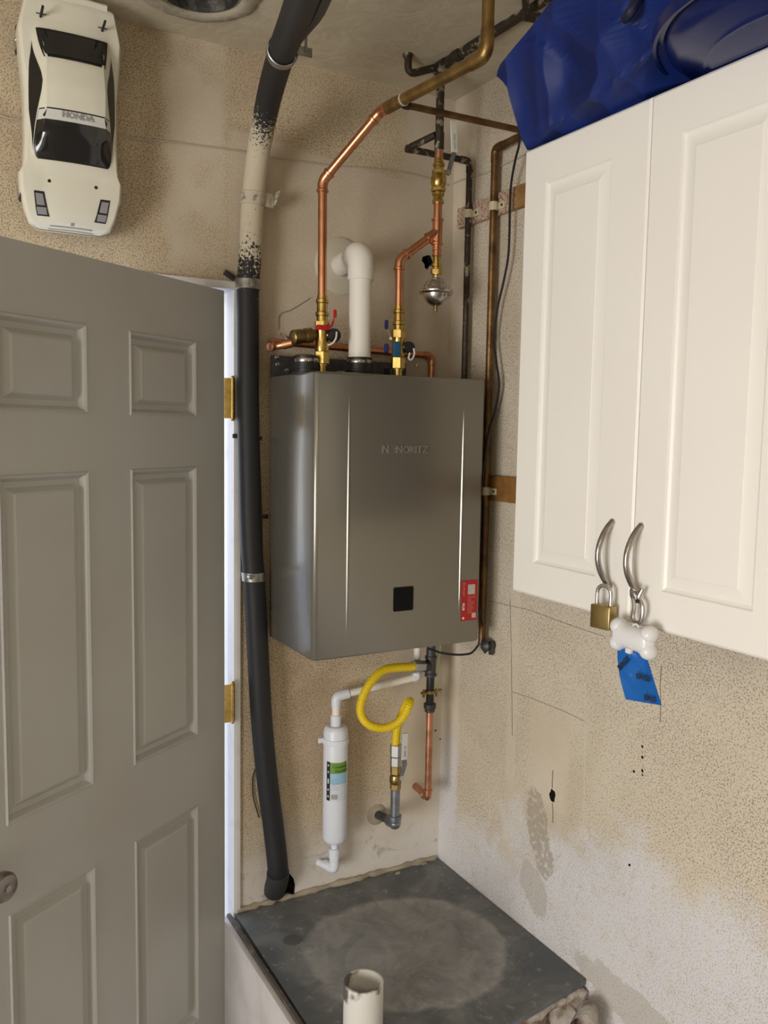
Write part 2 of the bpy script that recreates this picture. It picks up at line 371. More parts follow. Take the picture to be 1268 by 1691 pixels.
M_duct=mat('dark metal duct',(.07,.065,.06),.55,.6,nz=((.25,.22,.18),20,.5,.7),bump=.3)  # dark blotched metal for the duct in the ceiling hole
M_ringp=mat('rough patching plaster',(.44,.39,.30),.95,nz=((.30,.25,.19),14,.4,.7),bump=.9,bscale=22)
M_tape=mat('galvanised strap',(.40,.39,.37),.38,.9,nz=((.22,.21,.19),40,.4,.7))
M_tapep=mat('strap under cream paint',(.56,.50,.38),.7,nz=((.24,.21,.17),70,.52,.62),bump=.4)

# ------------------------------------------------------------------ setting
HC, FL = 2.692, 0.0
SL = .427
JX = -.667                    # room-side face line of the right jamb
DOX0, DOZ = -1.505, 2.100     # side-door opening
def rag(c, ax, r, n=11, sc=(1,1), seed=1, amp=.35):
    rnd=random.Random(seed); a=[]
    for i in range(n):
        t=2*PI*i/n; q=r*(1-amp*rnd.random()); u,w_=q*math.cos(t)*sc[0], q*math.sin(t)*sc[1]
        a.append(V(c)+(V((u,0,w_)) if ax=='y' else V((0,u,w_)) if ax=='x' else V((u,w_,0))))
    return a
def carve(o, cutters):
    bpy.context.view_layer.update()
    hs=[]
    for mb in cutters:
        h=obj('cutter', mb, M_dark, None, 0); hs.append(h)
        m=o.modifiers.new('b','BOOLEAN'); m.operation='DIFFERENCE'; m.solver='EXACT'; m.object=h
        try: m.material_mode='TRANSFER'
        except Exception: pass
    bpy.context.view_layer.update()
    me=bpy.data.meshes.new_from_object(o.evaluated_get(bpy.context.evaluated_depsgraph_get()))
    o.modifiers.clear(); o.data=me
    for h in hs: bpy.data.objects.remove(h)

mb=Mb(); mb.bx((JX+.020,0,FL),(.15,.16,HC)); wb=struct('wall_back', mb, M_back, 0)
hp=at(706,432,'y',0); dp=at(462,1472,'y',0)
carve(wb, [Mb().prism(rag(hp+V((0,-.01,0)),'y',.020,12,(1,1.25),3,.45),(0,.12,0)),
           Mb().prism(rag(dp+V((.006,-.01,.006)),'y',.046,14,(.95,1.15),5,.12),(0,.14,0)),
           Mb().prism(rag(at(722,1208,'y',-.01),'y',.004,7),(0,.04,0)), Mb().prism(rag(at(730,1222,'y',-.01),'y',.004,7),(0,.04,0))])
mb=Mb(); mb.bx((-4.75,0,FL),(DOX0-.020,.16,HC)); struct('wall_back_far', mb, M_back, 0)
mb=Mb(); mb.bx((DOX0-.020,0,DOZ+.020),(JX+.020,.16,HC)); struct('wall_back_upper', mb, M_back, 0)
mb=Mb(); mb.bx((0,-5.2,FL),(.15,0,HC)); wr=struct('wall_right', mb, M_right, 0)
hr=at(912,1314,'x',0)
cut=[Mb().prism(rag(hr+V((-.01,0,0)),'x',.017,11,(.8,1.15),8,.3),(.05,0,0))]
for i,(px,py) in enumerate([(1055,1234),(1055,1252),(1055,1274),(1041,1275),(1055,1281),(1034,1430)]):
    cut.append(Mb().prism(rag(at(px,py,'x',-.01),'x',.0045 if i!=4 else .003,7,(1,1),i+20),(.04,0,0)))
carve(wr, cut)
mb=Mb(); mb.bx((-4.75,-5.2,FL),(-4.6,-3.85,HC)); mb.bx((-4.75,-1.65,FL),(-4.6,0,HC)); mb.bx((-4.75,-3.85,2.15),(-4.6,-1.65,HC)); struct('wall_left', mb, M_plain, 0)
mb=Mb(); mb.bx((-4.75,-5.35,FL),(.15,-5.2,HC)); struct('wall_front', mb, M_plain, 0)
mb=Mb(); mb.bx((-4.75,-5.35,-.1),(.15,.16,FL)); struct('floor', mb, M_conc, 0)
mb=Mb(); mb.bx((-4.75,-5.35,HC),(.15,.16,HC+.12)); ce=struct('ceiling', mb, M_ceil, 0)
vc=at(328,-14,'z',HC)
carve(ce, [Mb().prism(rag(vc+V((0,0,-.01)),'z',.088,28,(1,1),2,.03),(0,0,.10))])
mb=Mb(); mb.bx((-12,-12,-.16),(9,9,-.10)); struct('ground', mb, M_out, 0)

# door frame
mb=Mb(); mb.bx((JX,-.010,FL),(JX+.020,.16,DOZ),.002); struct('trim_1', mb, M_trimw, label='white painted wooden jamb on the hinge side of the door opening')
mb=Mb(); mb.bx((DOX0-.020,-.010,FL),(DOX0,.16,DOZ),.002); struct('trim_2', mb, M_trimw, label='white painted wooden jamb on the latch side of the door opening')
mb=Mb(); mb.bx((DOX0-.020,-.010,DOZ),(JX+.020,.16,DOZ+.020),.002); struct('trim_3', mb, M_trimw, label='white painted head of the door frame')

# ---- door leaf, swung into the room
H0=V((-.699,-.030,0)); du=-V((.827481,.561494,0)); dnn=V((.561494,-.827481,0))   # along leaf, visible normal
DZ0,DZ1,DW,DT=.025,2.091,.795,.044
def dp_(u,z,n=0): return H0+du*u+V((0,0,z))+dnn*n
door=bpy.data.objects.new('door_1',None); C.objects.link(door); door.location=H0; door['kind']='structure'
door['label']='grey white six panel door swung open into the room'
us=[0,.111,.337,.459,.683,DW]; zs=[DZ0,.218,.798,.977,1.655,1.772,1.956,DZ1]
holes={(i,j) for i in (1,3) for j in (1,3,5)}
mb=Mb()
for i in range(5):
    for j in range(7):
        if (i,j) in holes: continue
        mb.add([dp_(us[i],zs[j]),dp_(us[i+1],zs[j]),dp_(us[i+1],zs[j+1]),dp_(us[i],zs[j+1])],[(0,1,2,3)])
a=[dp_(0,DZ0),dp_(DW,DZ0),dp_(DW,DZ1),dp_(0,DZ1)]; b=[p-dnn*DT for p in a]
mb.add(a+b,[(4,5,6,7),(0,1,5,4),(1,2,6,5),(2,3,7,6),(3,0,4,7)])
leaf=obj('door_leaf',mb,M_door,door,0)
for i in (1,3):
    for j in (1,3,5):
        u0,u1,z0,z1=us[i],us[i+1],zs[j],zs[j+1]
        prof=[(0,0),(.003,.0035),(.008,.0005),(.015,-.011),(.026,-.0125),(.036,-.002),(.041,0),(.052,0)]
        rings=[]
        for k,(ins,h) in enumerate(prof):
            rings.append([dp_(u0+ins,z0+ins,h),dp_(u1-ins,z0+ins,h),dp_(u1-ins,z1-ins,h),dp_(u0+ins,z1-ins,h)])
        m2=Mb(); m2.ring_loft(rings,(False,True)); obj('panel',m2,M_door,door,20)
for zc in (1.824,1.025,.211):
    p=V((-.6745,-.022,zc)); m2=Mb()
    for k in range(5):
        m2.lathe(p+V((0,0,-.051+k*.0206)),(0,0,1),[(0,.0062),(.0196,.0062),(.0200,.0058)],12)
    m2.sphere(p+V((0,0,.053)),.005,n=10,m=6); m2.sphere(p+V((0,0,-.053)),.005,n=10,m=6)
    hg=obj('hinge',m2,M_brass,door)
    m3=Mb(); rot=Matrix.Rotation(math.atan2(du.y,du.x),3,'Z')
    m3.box(p+V((-.013,-.003,0)),(.020,.0022,.102)); m3.box(p+V((.003,.012,0)),(.0022,.024,.102)); obj('hinge_leaf',m3,M_brass,hg)
kp=dp_(.735,.895,0)
m2=Mb(); m2.lathe(kp,dnn,[(0,.032),(.004,.032),(.008,.026),(.010,.012),(.034,.011),(.038,.020),(.046,.0275),(.056,.0285),(.063,.024),(.066,.014),(.0655,.009)],24)
kn=obj('knob',m2,mat('satin nickel knob',(.30,.27,.24),.35,1),door)
m2=Mb(); m2.cyl(kp+dnn*.064,kp+dnn*.0675,.0065,14); obj('lock_face',m2,M_chrome,kn)

# ---- stand for the old tank: curb board, top board, rubble face
stand=bpy.data.objects.new('heater_stand',None); C.objects.link(stand); stand.location=(-.33,-.36,0)
tag(stand,'raised plinth with dark stained board top in the corner under the wall heater','plinth')
mb=Mb(); mb.prism([V((-.662,-.004,SL-.014)),V((-.004,-.004,SL-.014)),V((-.003,-.672,SL-.014)),V((-.267,-.714,SL-.014)),V((-.672,-.775,SL-.014))],(0,0,.014)); obj('top_board',mb,M_slab,stand,0)
mb=Mb(); mb.bx((-.700,-.80,FL),(-.686,-.004,SL-.002),.001); obj('side_board',mb,M_curb,stand)
mb=Mb(); mb.bx((-.685,-.80,SL-.05),(-.674,-.004,SL+.003),.001); obj('edge_strip',mb,mat('grimy wood edge',(.10,.085,.07),.8,nz=((.22,.19,.16),30,.5,.7)),stand)
mb=Mb(); mb.bx((-.672,-.640,FL),(-.004,-.004,SL-.016)); obj('core',mb,M_mort,stand,0)
rnd=random.Random(4)
def stone(c, s, seed):
    m=Mb(); rr_=random.Random(seed); bm=bmesh.new(); bmesh.ops.create_icosphere(bm,subdivisions=2,radius=1)
    vs=[]
    for v in bm.verts:
        n=noise.noise(v.co*1.3+V((seed*3.1,0,0)))*.35
        q=V([max(-.78,min(.78,k))*1.22 for k in v.co])*(1+n); vs.append(V(c)+V((q.x*s[0],q.y*s[1],q.z*s[2])))
    bm.verts.index_update(); m.add(vs,[tuple(v.index for v in f.verts) for f in bm.faces]); bm.free(); return m
k=0
for row,zc in enumerate((.375,.295,.21,.12,.045)):
    xx=-.665+(.05 if row%2 else 0)
    while xx<-.02:
        wd=rnd.uniform(.055,.095)
        o=obj('stone',stone((min(xx+wd/2,-.045),-.652-rnd.uniform(0,.015),zc),(wd/2,.028,.038),k),M_stone,stand); xx+=wd+.006; k+=1
mb=Mb(); pts=[V((-.66+.033*i, -.700-.003*(i%3), SL-.024-.004*((i*7)%3))) for i in range(20)]
rr_=random.Random(3)
mb.tube([V((-.66+.0218*i, -.712+.0012*i+rr_.uniform(-.004,.004), SL-.027+rr_.uniform(-.003,.003))) for i in range(30)],[.012+rr_.uniform(-.003,.004) for i in range(30)],8); obj('mortar_lip',mb,M_mort,stand,60)
mb=Mb(); q=at(975,1705,'y',-.77); q.x=min(q.x,-.10); mb.tube(crv([q+V((0,0,-.12)),q+V((0,0,-.01)),q+V((.012,-.0,.018)),q+V((.045,.03,.022)),q+V((.07,.06,.0))],5),.022,12); o=obj('rubble_pipe',mb,M_mort,stand)

# mortar fillet along the wall foot
mb=Mb(); P=[V((-.655+.655*i/40,-.004-.006*noise.noise(V((i*.37,0,0))),SL+.004+.012*max(0,noise.noise(V((i*.5,3,0)))))) for i in range(40)]
rr_=random.Random(9)
mb.tube(P,[.007+rr_.uniform(-.002,.005) for _ in P],7); struct('trim_4',mb,M_ringp,60,label='rough plaster fillet along the foot of the back wall')
for i in range(9):
    px=640+rr_.uniform(-55,70); py=1432-(px-640)*.16+rr_.uniform(-6,14); p=at(px,py,'z',SL+.003)
    m2=Mb(); q=rag(p-V((0,0,.003)),'z',rr_.uniform(.005,.013),6,(1.5,.8),i+40,.4); m2.prism(q,(0,0,.004)); obj('plaster_chip',m2,M_ringp,stand,0)
m2=Mb(); p=at(482,1553,'z',SL); m2.lathe(p,(0,0,1),[(0,.0235),(.0015,.023),(.002,.018),(.0012,.0001)],22); obj('filled_plug',m2,mat('plug patch',(.10,.10,.10),.7),stand)

# ceiling flue hole
ring=thing('flue_collar','dark round flue stub in rough plaster ring on the ceiling','flue',vc)
mb=Mb(); n=44; rings=[]
for (rad,h) in ((.092,.004),(.094,-.005),(.105,-.010),(.120,-.008),(.135,-.003),(.140,.004)):
    rings.append([vc+V((math.cos(2*PI*j/n)*(rad+(.014*noise.noise(V((j*.4,rad*30,0))) if rad>.1 else 0)),math.sin(2*PI*j/n)*(rad+(.014*noise.noise(V((j*.4,rad*30,1))) if rad>.1 else 0)),h+.004*noise.noise(V((j*.7,rad*60,4))))) for j in range(n)])
mb.ring_loft(rings,(False,False)); obj('plaster_ring',mb,M_ringp,ring,60)
mb=Mb(); mb.lathe(vc+V((0,0,-.004)),(0,0,1),[(0,.087),(.0,.083),(.012,.081),(.075,.081),(.080,.05),(.081,.001)],32,(False,True)); obj('flue_pipe',mb,M_duct,ring)
mb=Mb(); mb.lathe(vc+V((0,0,.02)),(0,0,1),[(0,.072),(0,.062),(.02,.060),(.04,.072),(.0,.072)],28,(False,False)); obj('inner_rim',mb,M_duct,ring)

# ------------------------------------------------------------------ water heater
HX0,HX1,HYF,HYB,HZ0,HZ1=-.575,-.089,-.311,-.030,1.194,1.884
heater=thing('water_heater','metallic grey tankless water heater hung on the back wall','water heater',((HX0+HX1)/2,-.02,HZ0))
def rrect(x0,x1,y0,y1,r,z,n=5):
    out=[]
    for (cx,cy,a0) in ((x1-r,y1-.003,0),(x0+r,y1-.003,PI/2),(x0+r,y0+r,PI),(x1-r,y0+r,1.5*PI)):
        q=r if cy!=y1-.003 else .003
        cxx=(x1-q if cx>(x0+x1)/2 else x0+q)
        for k in range(n+1):
            a=a0+PI/2*k/n; out.append(V((cxx+q*math.cos(a),cy+q*math.sin(a),z)))
    return out
mb=Mb(); R=.013; rings=[]
for ins,z in ((.006,HZ0),(.002,HZ0+.0015),(0,HZ0+.005),(0,HZ1-.007),(.002,HZ1-.002),(.007,HZ1)):
    rings.append(rrect(HX0+ins,HX1-ins,HYF+ins,HYB,R-ins*.3,z))
mb.ring_loft(rings); obj('casing',mb,M_case,heater,50)
for px in (575,762):
    a=at(px+1,642,'y',HYF); b=at(px-2,1062,'y',HYF); mb=Mb(); N=24; rings=[]
    xm=(a.x+b.x)/2
    if px==762: a.z=1.815; b.z=1.275
    for k in range(N+1):
        t=k/N; z=a.z+(b.z-a.z)*t; wv=math.sin(PI*t)**.45*.0032+.0001
        rings.append([V((xm-wv,HYF+.0004,z)),V((xm-wv*.2,HYF-wv*.75,z)),V((xm+wv*.4,HYF-wv*.75,z)),V((xm+wv*1.3,HYF+.0004,z))])
    mb.ring_loft(rings); obj('crease',mb,M_case,heater,20)
c=at(666,989,'y',HYF-.0006); mb=Mb(); mb.box(c,(.0565,.0016,.0605),None,.0006); 
mb=Mb(); mb.prism([V((c.x+x,HYF-.0018,c.z+z)) for x,z in ((-.026,-.0305),(.026,-.0305),(.0285,-.028),(.0285,.028),(.026,.0305),(-.026,.0305),(-.0285,.028),(-.0285,-.028))],(0,.0022,0)); obj('display',mb,M_black,heater)
a=at(630,748,'y',HYF); 
text('N',.027,(a.x,HYF-.0004,a.z),(1,0,0),(0,0,1),M_rib,heater,ext=.0022,sx=1.0,bold=.0002)
text(':NORITZ',.026,(a.x+.034,HYF-.0004,a.z),(1,0,0),(0,0,1),M_rib,heater,ext=.0022,sx=.96,bold=.0002)
# sticker
a=at(762,959,'y',HYF); b=at(787,1023,'y',HYF); x0,x1,z0,z1=a.x,b.x-.0005,b.z,a.z
st=Mb(); st.bx((x0,HYF-.0008,z0),(x1,HYF+.0004,z1)); sk=obj('sticker',st,M_stred,heater,0); sk['label']='red sticker'
W_=x1-x0; Hh=z1-z0
text('EZ START ',.0085,(x0+.0045,HYF-.0012,z1-.005),(0,0,-1),(1,0,0),M_pink,sk,ext=.0001)
text('PLUS',.0088,(x0+.0045,HYF-.0012,z1-Hh*.56),(0,0,-1),(1,0,0),M_white,sk,ext=.0001,bold=.0004)
mb=Mb(); mb.lathe((x0+.0075,HYF-.0009,z0+.0075),(0,-1,0),[(0,.0034),(.0004,.0034)],16); obj('mark',mb,M_white,sk)
mb=Mb(); mb.bx((x0+W_*.40,HYF-.0012,z1-Hh*.35),(x0+W_*.84,HYF-.0007,z1-Hh*.11)); mb.bx((x0+W_*.68,HYF-.0012,z0+Hh*.06),(x0+W_*.92,HYF-.0007,z0+Hh*.18)); objs('white_square',mb,mat('pale square',(.50,.47,.43),.6),sk,0)
mb=Mb(); rr_=random.Random(2)
for k in range(14):
    zz=z1-Hh*(.40+.032*k); mb.bx((x0+W_*.40,HYF-.0010,zz-.0007),(x0+W_*rr_.uniform(.6,.9),HYF-.0007,zz))
o=obj('fine_print',mb,M_pink,sk,0); o['kind']='stuff'
# back bracket, top collars and fasteners
mb=Mb(); mb.bx((HX0+.003,-.0295,HZ1-.03),(-.165,-.0245,HZ1+.054)); br=obj('mounting_bracket',mb,M_gdark,heater,0)
for px,py in ((455,590),(456,602),(471,612),(686,604)):
    p=at(px+2,py,'y',-.0295); m2=Mb(); m2.lathe(p,(0,-1,0),[(0,.006),(.002,.006),(.003,.003)],12); obj('screw',m2,M_steel,br)
mb=Mb(); mb.bx((HX0+.02,-.0295,HZ1-.2),(HX1-.02,-.001,HZ1-.16)); mb.bx((HX0+.02,-.0295,HZ0+.1),(HX1-.02,-.001,HZ0+.14)); objs('wall_bracket',mb,M_gdark,heater,0)
VX=at(594,560,'y',-.17)
def collar(c, r, h=.035, capped=False):
    m2=Mb(); m2.lathe(c,(0,0,1),[(0,r*1.25),(.006,r*1.25),(.007,r*1.08),(.014,r*1.08),(.015,r*1.16),(.020,r*1.16),(.021,r*1.06),(h,r*1.06)]+([(h+.002,r*.9),(h+.003,.001)] if capped else []),26)
    o_=obj('collar',m2,M_rub,heater)
    m3=Mb(); m3.lathe(c+V((0,0,h-.016)),(0,0,1),[(0,r*1.09),(.001,r*1.11),(.009,r*1.11),(.010,r*1.09)],26,(False,False)); m3.box(c+V((0,-r*1.14,h-.011)),(.014,.006,.009),None,.001)
    obj('clamp_band',m3,M_chrome,o_); return o_
collar(V((VX.x,-.17,HZ1-.001)),.030,.050)
pc=at(505,600,'y',-.17); collar(V((pc.x,-.17,HZ1-.001)),.028,.046,True)
pc=at(648,603,'y',-.11); mb=Mb(); mb.lathe((pc.x,-.11,HZ1-.001),(0,0,1),[(0,.022),(.03,.022),(.033,.019),(.034,.001)],20); o=obj('test_cap',mb,M_rub,heater)
pc=at(748,618,'y',-.2); mb=Mb()
mb.tube(fil([V((pc.x-.012,-.2,HZ1)),V((pc.x-.012,-.2,HZ1+.008)),V((pc.x+.012,-.2,HZ1+.008)),V((pc.x+.012,-.2,HZ1))],.004),.0018,8); mb.lathe((pc.x,-.21,HZ1-.001),(0,0,1),[(0,.007),(.004,.007),(.006,.003)],10); obj('lifting_lug',mb,M_chrome,heater)
pc=at(498,608,'y',-.3); mb=Mb(); p=at(563,612,'y',-.25); mb.tube(fil([V((p.x-.010,-.25,HZ1-.001)),V((p.x-.010,-.25,HZ1+.005)),V((p.x+.010,-.25,HZ1+.005)),V((p.x+.010,-.25,HZ1-.001))],.003),.0018,8); obj('lifting_lug',mb,M_chrome,heater)
p=at(562,1090,'y',-.29); mb=Mb(); mb.lathe((p.x,-.285,HZ0+.001),(0,0,-1),[(0,.006),(.004,.006),(.006,.003)],12); obj('screw',mb,M_steel,heater)
p=at(742,1075,'y',-.2); mb=Mb(); mb.box((p.x,-.2,HZ0-.006),(.05,.03,.014),None,.002); mb.cyl((p.x+.012,-.215,HZ0-.008),(p.x+.012,-.222,HZ0-.008),.005,10); obj('drain_plug',mb,M_steel,heater)

# ------------------------------------------------------------------ vent pipe
wp=at(562,425,'y',0)
vent=thing('vent_pipe','white plastic exhaust pipe rising from the heater and elbowing into the wall','pipe',(VX.x,-.17,HZ1))
ez=at(598,418,'y',-.17).z
vx=VX.x
RV=.0285
mb=Mb(); mb.cyl((vx,-.17,HZ1+.02),(vx,-.17,ez-.03),RV,28); obj('riser',mb,M_pvc,vent)
mb=Mb(); e0=V((vx,-.17,ez)); wallp=V((wp.x,.004,ez-.004)); hd=(wallp-e0).normalized()
mb.tube(fil([e0+V((0,0,-.068)),e0,e0+hd*.062],.046,8),RV*1.15,28); obj('elbow',mb,M_pvc,vent)
mb=Mb(); mb.cyl(e0+hd*.05,wallp,RV,28); obj('wall_stub',mb,M_pvc,vent)
mb=Mb(); mb.lathe((wp.x,.002,ez-.004),(0,-1,0),[(0,.076),(.006,.076),(.010,.070),(.012,.040),(.012,RV)],40,(True,False)); obj('wall_plate',mb,mat('painted plate',(.62,.57,.46),.6),vent)

# ------------------------------------------------------------------ valves on top
def valve_stack(name,label,bx_,by,zb,zt,red):
    t=thing(name,label,'valve',(bx_,by,zb)); h=zt-zb; c=lambda f: V((bx_,by,zb+h*f)); x0=V((bx_,by,0))
    m=Mb()
    m.lathe(c(0),(0,0,1),[(0,.012),(h*.12,.012),(h*.12,.015),(h*.16,.015)],18)
    m.hexa(c(.14),c(.30),.0195); m.lathe(c(.30),(0,0,1),[(0,.0165),(h*.04,.018),(h*.10,.0165),(h*.24,.0165),(h*.27,.018)],20)
    m.hexa(c(.56),c(.68),.0195); m.lathe(c(.68),(0,0,1),[(0,.014),(h*.06,.014),(h*.07,.0165),(h*.11,.0165),(h*.12,.0135),(h*.22,.0135),(h*.23,.0160),(h*.27,.0160),(h*.28,.0130),(h*.32,.0130)],20)
    obj('valve_body',m,M_brass,t)
    return t,c,h
BX=at(531,600,'y',-.17); hzt=at(529,488,'y',-.17).z
tv,cc,h=valve_stack('isolation_valve','brass isolation valve with red lever on the hot outlet',BX.x,-.17,HZ1,hzt,True)
lv=at(522,541,'y',-.195); m=Mb(); m.box(at(533,541,'y',-.197),(.034,.012,.012),None,.003); m.tube(crv([at(543,541,'y',-.197),at(548,537,'y',-.19),at(550,531,'y',-.182)],4),.003,8); lever=obj('lever',m,M_red,tv)
m=Mb(); m.box(at(553,518,'y',-.182),(.009,.005,.020),None,.003); m.cyl(at(550,531,'y',-.182),at(553,521,'y',-.182),.0018,8); obj('lever_tip',m,M_red,lever)
m=Mb(); c=at(553,553,'y',-.19); m.cyl(V((BX.x+.012,-.175,c.z)),c+V((-.006,.006,0)),.010,14); obj('drain_port',m,M_brass,tv)
m=Mb(); m.lathe(c+V((0,.012,0)),(-.15,-1,-.1),[(0,.0155),(.002,.017),(.014,.017),(.018,.015),(.019,.001)],20); cap=obj('port_cap',m,M_rub,tv)
m=Mb(); m.tube(crv([c+V((.000,-.010,.006)),c+V((-.004,-.014,-.010)),c+V((-.012,-.012,-.022)),c+V((-.022,-.006,-.027))],5),.0024,8); obj('cap_strap',m,M_white,cap)
# relief valve
rv=thing('relief_valve','aged brass relief valve with a small steel test lever beside the hot valve','valve',at(500,552,'y',-.17))
a=at(520,553,'y',-.17); b=at(482,557,'y',-.175); d=(b-a).normalized(); L=(b-a).length
m=Mb(); m.lathe(a,d,[(0,.013),(L*.15,.013),(L*.16,.0185),(L*.45,.0185),(L*.46,.0165),(L*.6,.0165),(L*.62,.0185),(L*.95,.0175),(L,.014),(L+.003,.001)],20); obj('valve_body',m,M_brassd,rv)
m=Mb(); m.cyl(b,b+d*.016,.004,10); q=b+d*.016; m.box(q+V((-.006,-.004,.004)),(.024,.006,.005),Matrix.Rotation(math.radians(28),3,'Y'),.001); obj('test_lever',m,M_chrome,rv)
BX2=at(657,602,'y',-.17); czt=at(657,506,'y',-.17).z
tc_,cc2,h2=valve_stack('isolation_valve','brass isolation valve with blue body and lever on the cold inlet',BX2.x,-.17,HZ1,czt,False)
m=Mb(); m.box(at(655,577,'y',-.19),(.020,.010,.040),None,.003); obj('body_cover',m,M_blue,tc_)
m=Mb(); m.box(at(638,536,'y',-.19),(.010,.005,.024),None,.0035); m.box(at(638,575,'y',-.19),(.013,.010,.024),None,.004); lev2=objs('lever',m,M_navy,tc_)[0]
m=Mb(); m.cyl(at(638,540,'y',-.188),at(645,560,'y',-.186),.0018,8); m.cyl(at(645,559,'y',-.192),at(645,559,'y',-.180),.004,10); obj('lever_pin',m,M_steel,lev2)
c=at(677,573,'y',-.19); m=Mb(); m.cyl(V((BX2.x+.010,-.175,c.z)),c+V((-.006,.006,0)),.010,14); obj('drain_port',m,M_brass,tc_)
m=Mb(); m.lathe(c+V((0,.012,0)),(-.15,-1,-.1),[(0,.014),(.002,.0155),(.013,.0155),(.017,.013),(.018,.001)],20); cap=obj('port_cap',m,M_rub,tc_)
m=Mb(); m.tube(crv([c+V((.004,-.012,-.004)),c+V((.005,-.014,-.020)),c+V((-.003,-.013,-.034)),c+V((-.010,-.011,-.030)),c+V((-.006,-.010,-.016))],5),.0024,8); obj('cap_strap',m,M_white,cap)

# ------------------------------------------------------------------ hot line: copper then old brassy pipe to the ceiling
RC=.0112
A=V((BX.x,-.17,hzt-.012)); B=at(528,298,'y',-.17); B.x=BX.x-.002
Cc=at(628,184,'y',-.30); D=at(804,92,'z',Cc.z+.012); E=V((D.x,D.y,HC))
hot=thing('copper_pipe','bright copper hot pipe rising from the red valve and bending up to the right','pipe',A)
m=Mb(); m.tube([A,B],RC,18); m.tube([B,Cc],RC,18); obj('tube',m,M_cop,hot)
m=Mb(); fit(m,B,(0,0,1),Cc-B,RC,.026); obj('elbow',m,M_cop,hot)
m=Mb(); fit(m,Cc,Cc-B,D-Cc,RC,.026); obj('elbow',m,M_cop,hot)
old=thing('ceiling_supply_pipe','thick tarnished brass pipe running below the ceiling and turning up beside the blue tarp','pipe',Cc)
s0=Cc+(D-Cc).normalized()*.028
m=Mb(); m.tube(fil([s0,D,E],.045,8),.0128,20); obj('tube',m,M_oldb,old)
m=Mb(); d1=(D-Cc).normalized(); m.lathe(s0,d1,[(0,.0142),(.045,.0142)],20); m.lathe(D+V((0,0,.036)),(0,0,1),[(0,.0142),(.012,.0142)],20); m.tube(fil([D-d1*.05,D,D+V((0,0,.05))],.048,8),.0142,20); objs('coupling',m,M_oldb,old)
m=Mb(); q=Cc+d1*.085; m.lathe(q,d1,[(0,.0132),(.0005,.0150),(.004,.0150),(.0045,.0132)],20,(False,False)); obj('solder_ring',m,mat('old flux',(.50,.46,.38),.6),old)

# rusty horizontal pipe toward the right wall
q0=at(668,173,'y',-.36); q1=at(850,213,'y',-.36); dd=(q1-q0).normalized(); q2=q0+dd*((.0-q0.x)/dd.x)
hz=thing('rusty_pipe','thin rusty brown pipe crossing level behind the blue tarp to the right wall','pipe',q0)
m=Mb(); m.tube([q0,q2],.0078,14); obj('tube',m,M_brownp,hz)
m=Mb(); m.lathe(q0-dd*.004,dd,[(0,.006),(.002,.010),(.016,.010),(.018,.008)],14); obj('end_fitting',m,M_darkp,hz)

# ------------------------------------------------------------------ cold line
TX=at(722,330,'y',-.20)
cold=thing('copper_pipe','bright copper cold pipe stepping from the blue valve up to a tee','pipe',(BX2.x,-.17,czt))
F_=at(658,428,'y',-.17); F_.x=BX2.x-.001; T0=at(722,383,'y',-.20); tx,ty=T0.x,-.20
topc=at(722,330,'y',-.20).z; botc=at(722,410,'y',-.20).z
m=Mb(); m.tube([V((BX2.x,-.17,czt-.01)),F_],RC,18); m.tube([F_,T0],RC,18); m.cyl((tx,ty,botc-.01),(tx,ty,topc+.01),RC,18); obj('tube',m,M_cop,cold)
m=Mb(); fit(m,F_,(0,0,1),T0-F_,RC,.026); obj('elbow',m,M_cop,cold)
m=Mb(); m.lathe((tx,ty,T0.z-.034),(0,0,1),[(0,.0132),(.001,.0155),(.006,.0155),(.008,.0134),(.060,.0134),(.062,.0160),(.067,.0160),(.068,.0132)],18); dt=(F_-T0).normalized(); m.lathe(T0,dt,[(0,.0134),(.026,.0134),(.027,.0155),(.032,.0155),(.033,.0130)],18); obj('tee',m,M_cop,cold)
m=Mb(); m.lathe((tx,ty,botc-.022),(0,0,1),[(0,.0105),(.002,.0128),(.007,.0128),(.008,.0105),(.014,.0105),(.016,.0125),(.020,.0125),(.021,.0105)],18); obj('reducer',m,M_cop,cold)
# ball valve on the riser
zb0=at(722,336,'y',-.20).z; zb1=at(722,262,'y',-.20).z; hh=zb1-zb0
bv=thing('ball_valve','shiny brass ball valve with a long white sleeved lever above the copper tee','valve',(tx,ty,zb0))
m=Mb(); f=hh
m.lathe((tx,ty,zb0),(0,0,1),[(0,.0125),(.0,.0150),(f*.06,.0155),(f*.10,.0128),(f*.16,.0128),(f*.18,.0160),(f*.24,.0160),(f*.26,.0140)],18)
m.hexa((tx,ty,zb0+f*.26),(tx,ty,zb0+f*.36),.0195); m.lathe((tx,ty,zb0+f*.36),(0,0,1),[(0,.016),(f*.05,.0195),(f*.15,.0205),(f*.25,.0195),(f*.30,.016)],20)
m.hexa((tx,ty,zb0+f*.66),(tx,ty,zb0+f*.76),.0175); m.lathe((tx,ty,zb0+f*.76),(0,0,1),[(0,.0125),(f*.06,.0125),(f*.07,.0155),(f*.13,.0155),(f*.15,.0125),(f*.25,.0120)],18); obj('valve_body',m,M_brass,bv)
hpv=at(738,286,'y',-.205); m=Mb(); m.cyl((tx,ty,hpv.z),hpv+V((-.001,-.004,0)),.0065,12); m.hexa(hpv+V((0,-.010,0)),hpv+V((0,-.004,0)),.0085); obj('stem_nut',m,M_steel,bv)
l0=hpv+V((0,-.006,0)); l1=at(746,262,'y',-.215); l2=at(750,252,'y',-.222); l3=at(748,200,'y',-.232)
m=Mb()
for a,b,wd in ((l0,l1,.013),(l1,l2,.012)):
    d=(b-a); sx=V((1,0,0)); m.prism([a-sx*wd/2,a+sx*wd/2,b+sx*wd/2,b-sx*wd/2],(0,-.0022,0))
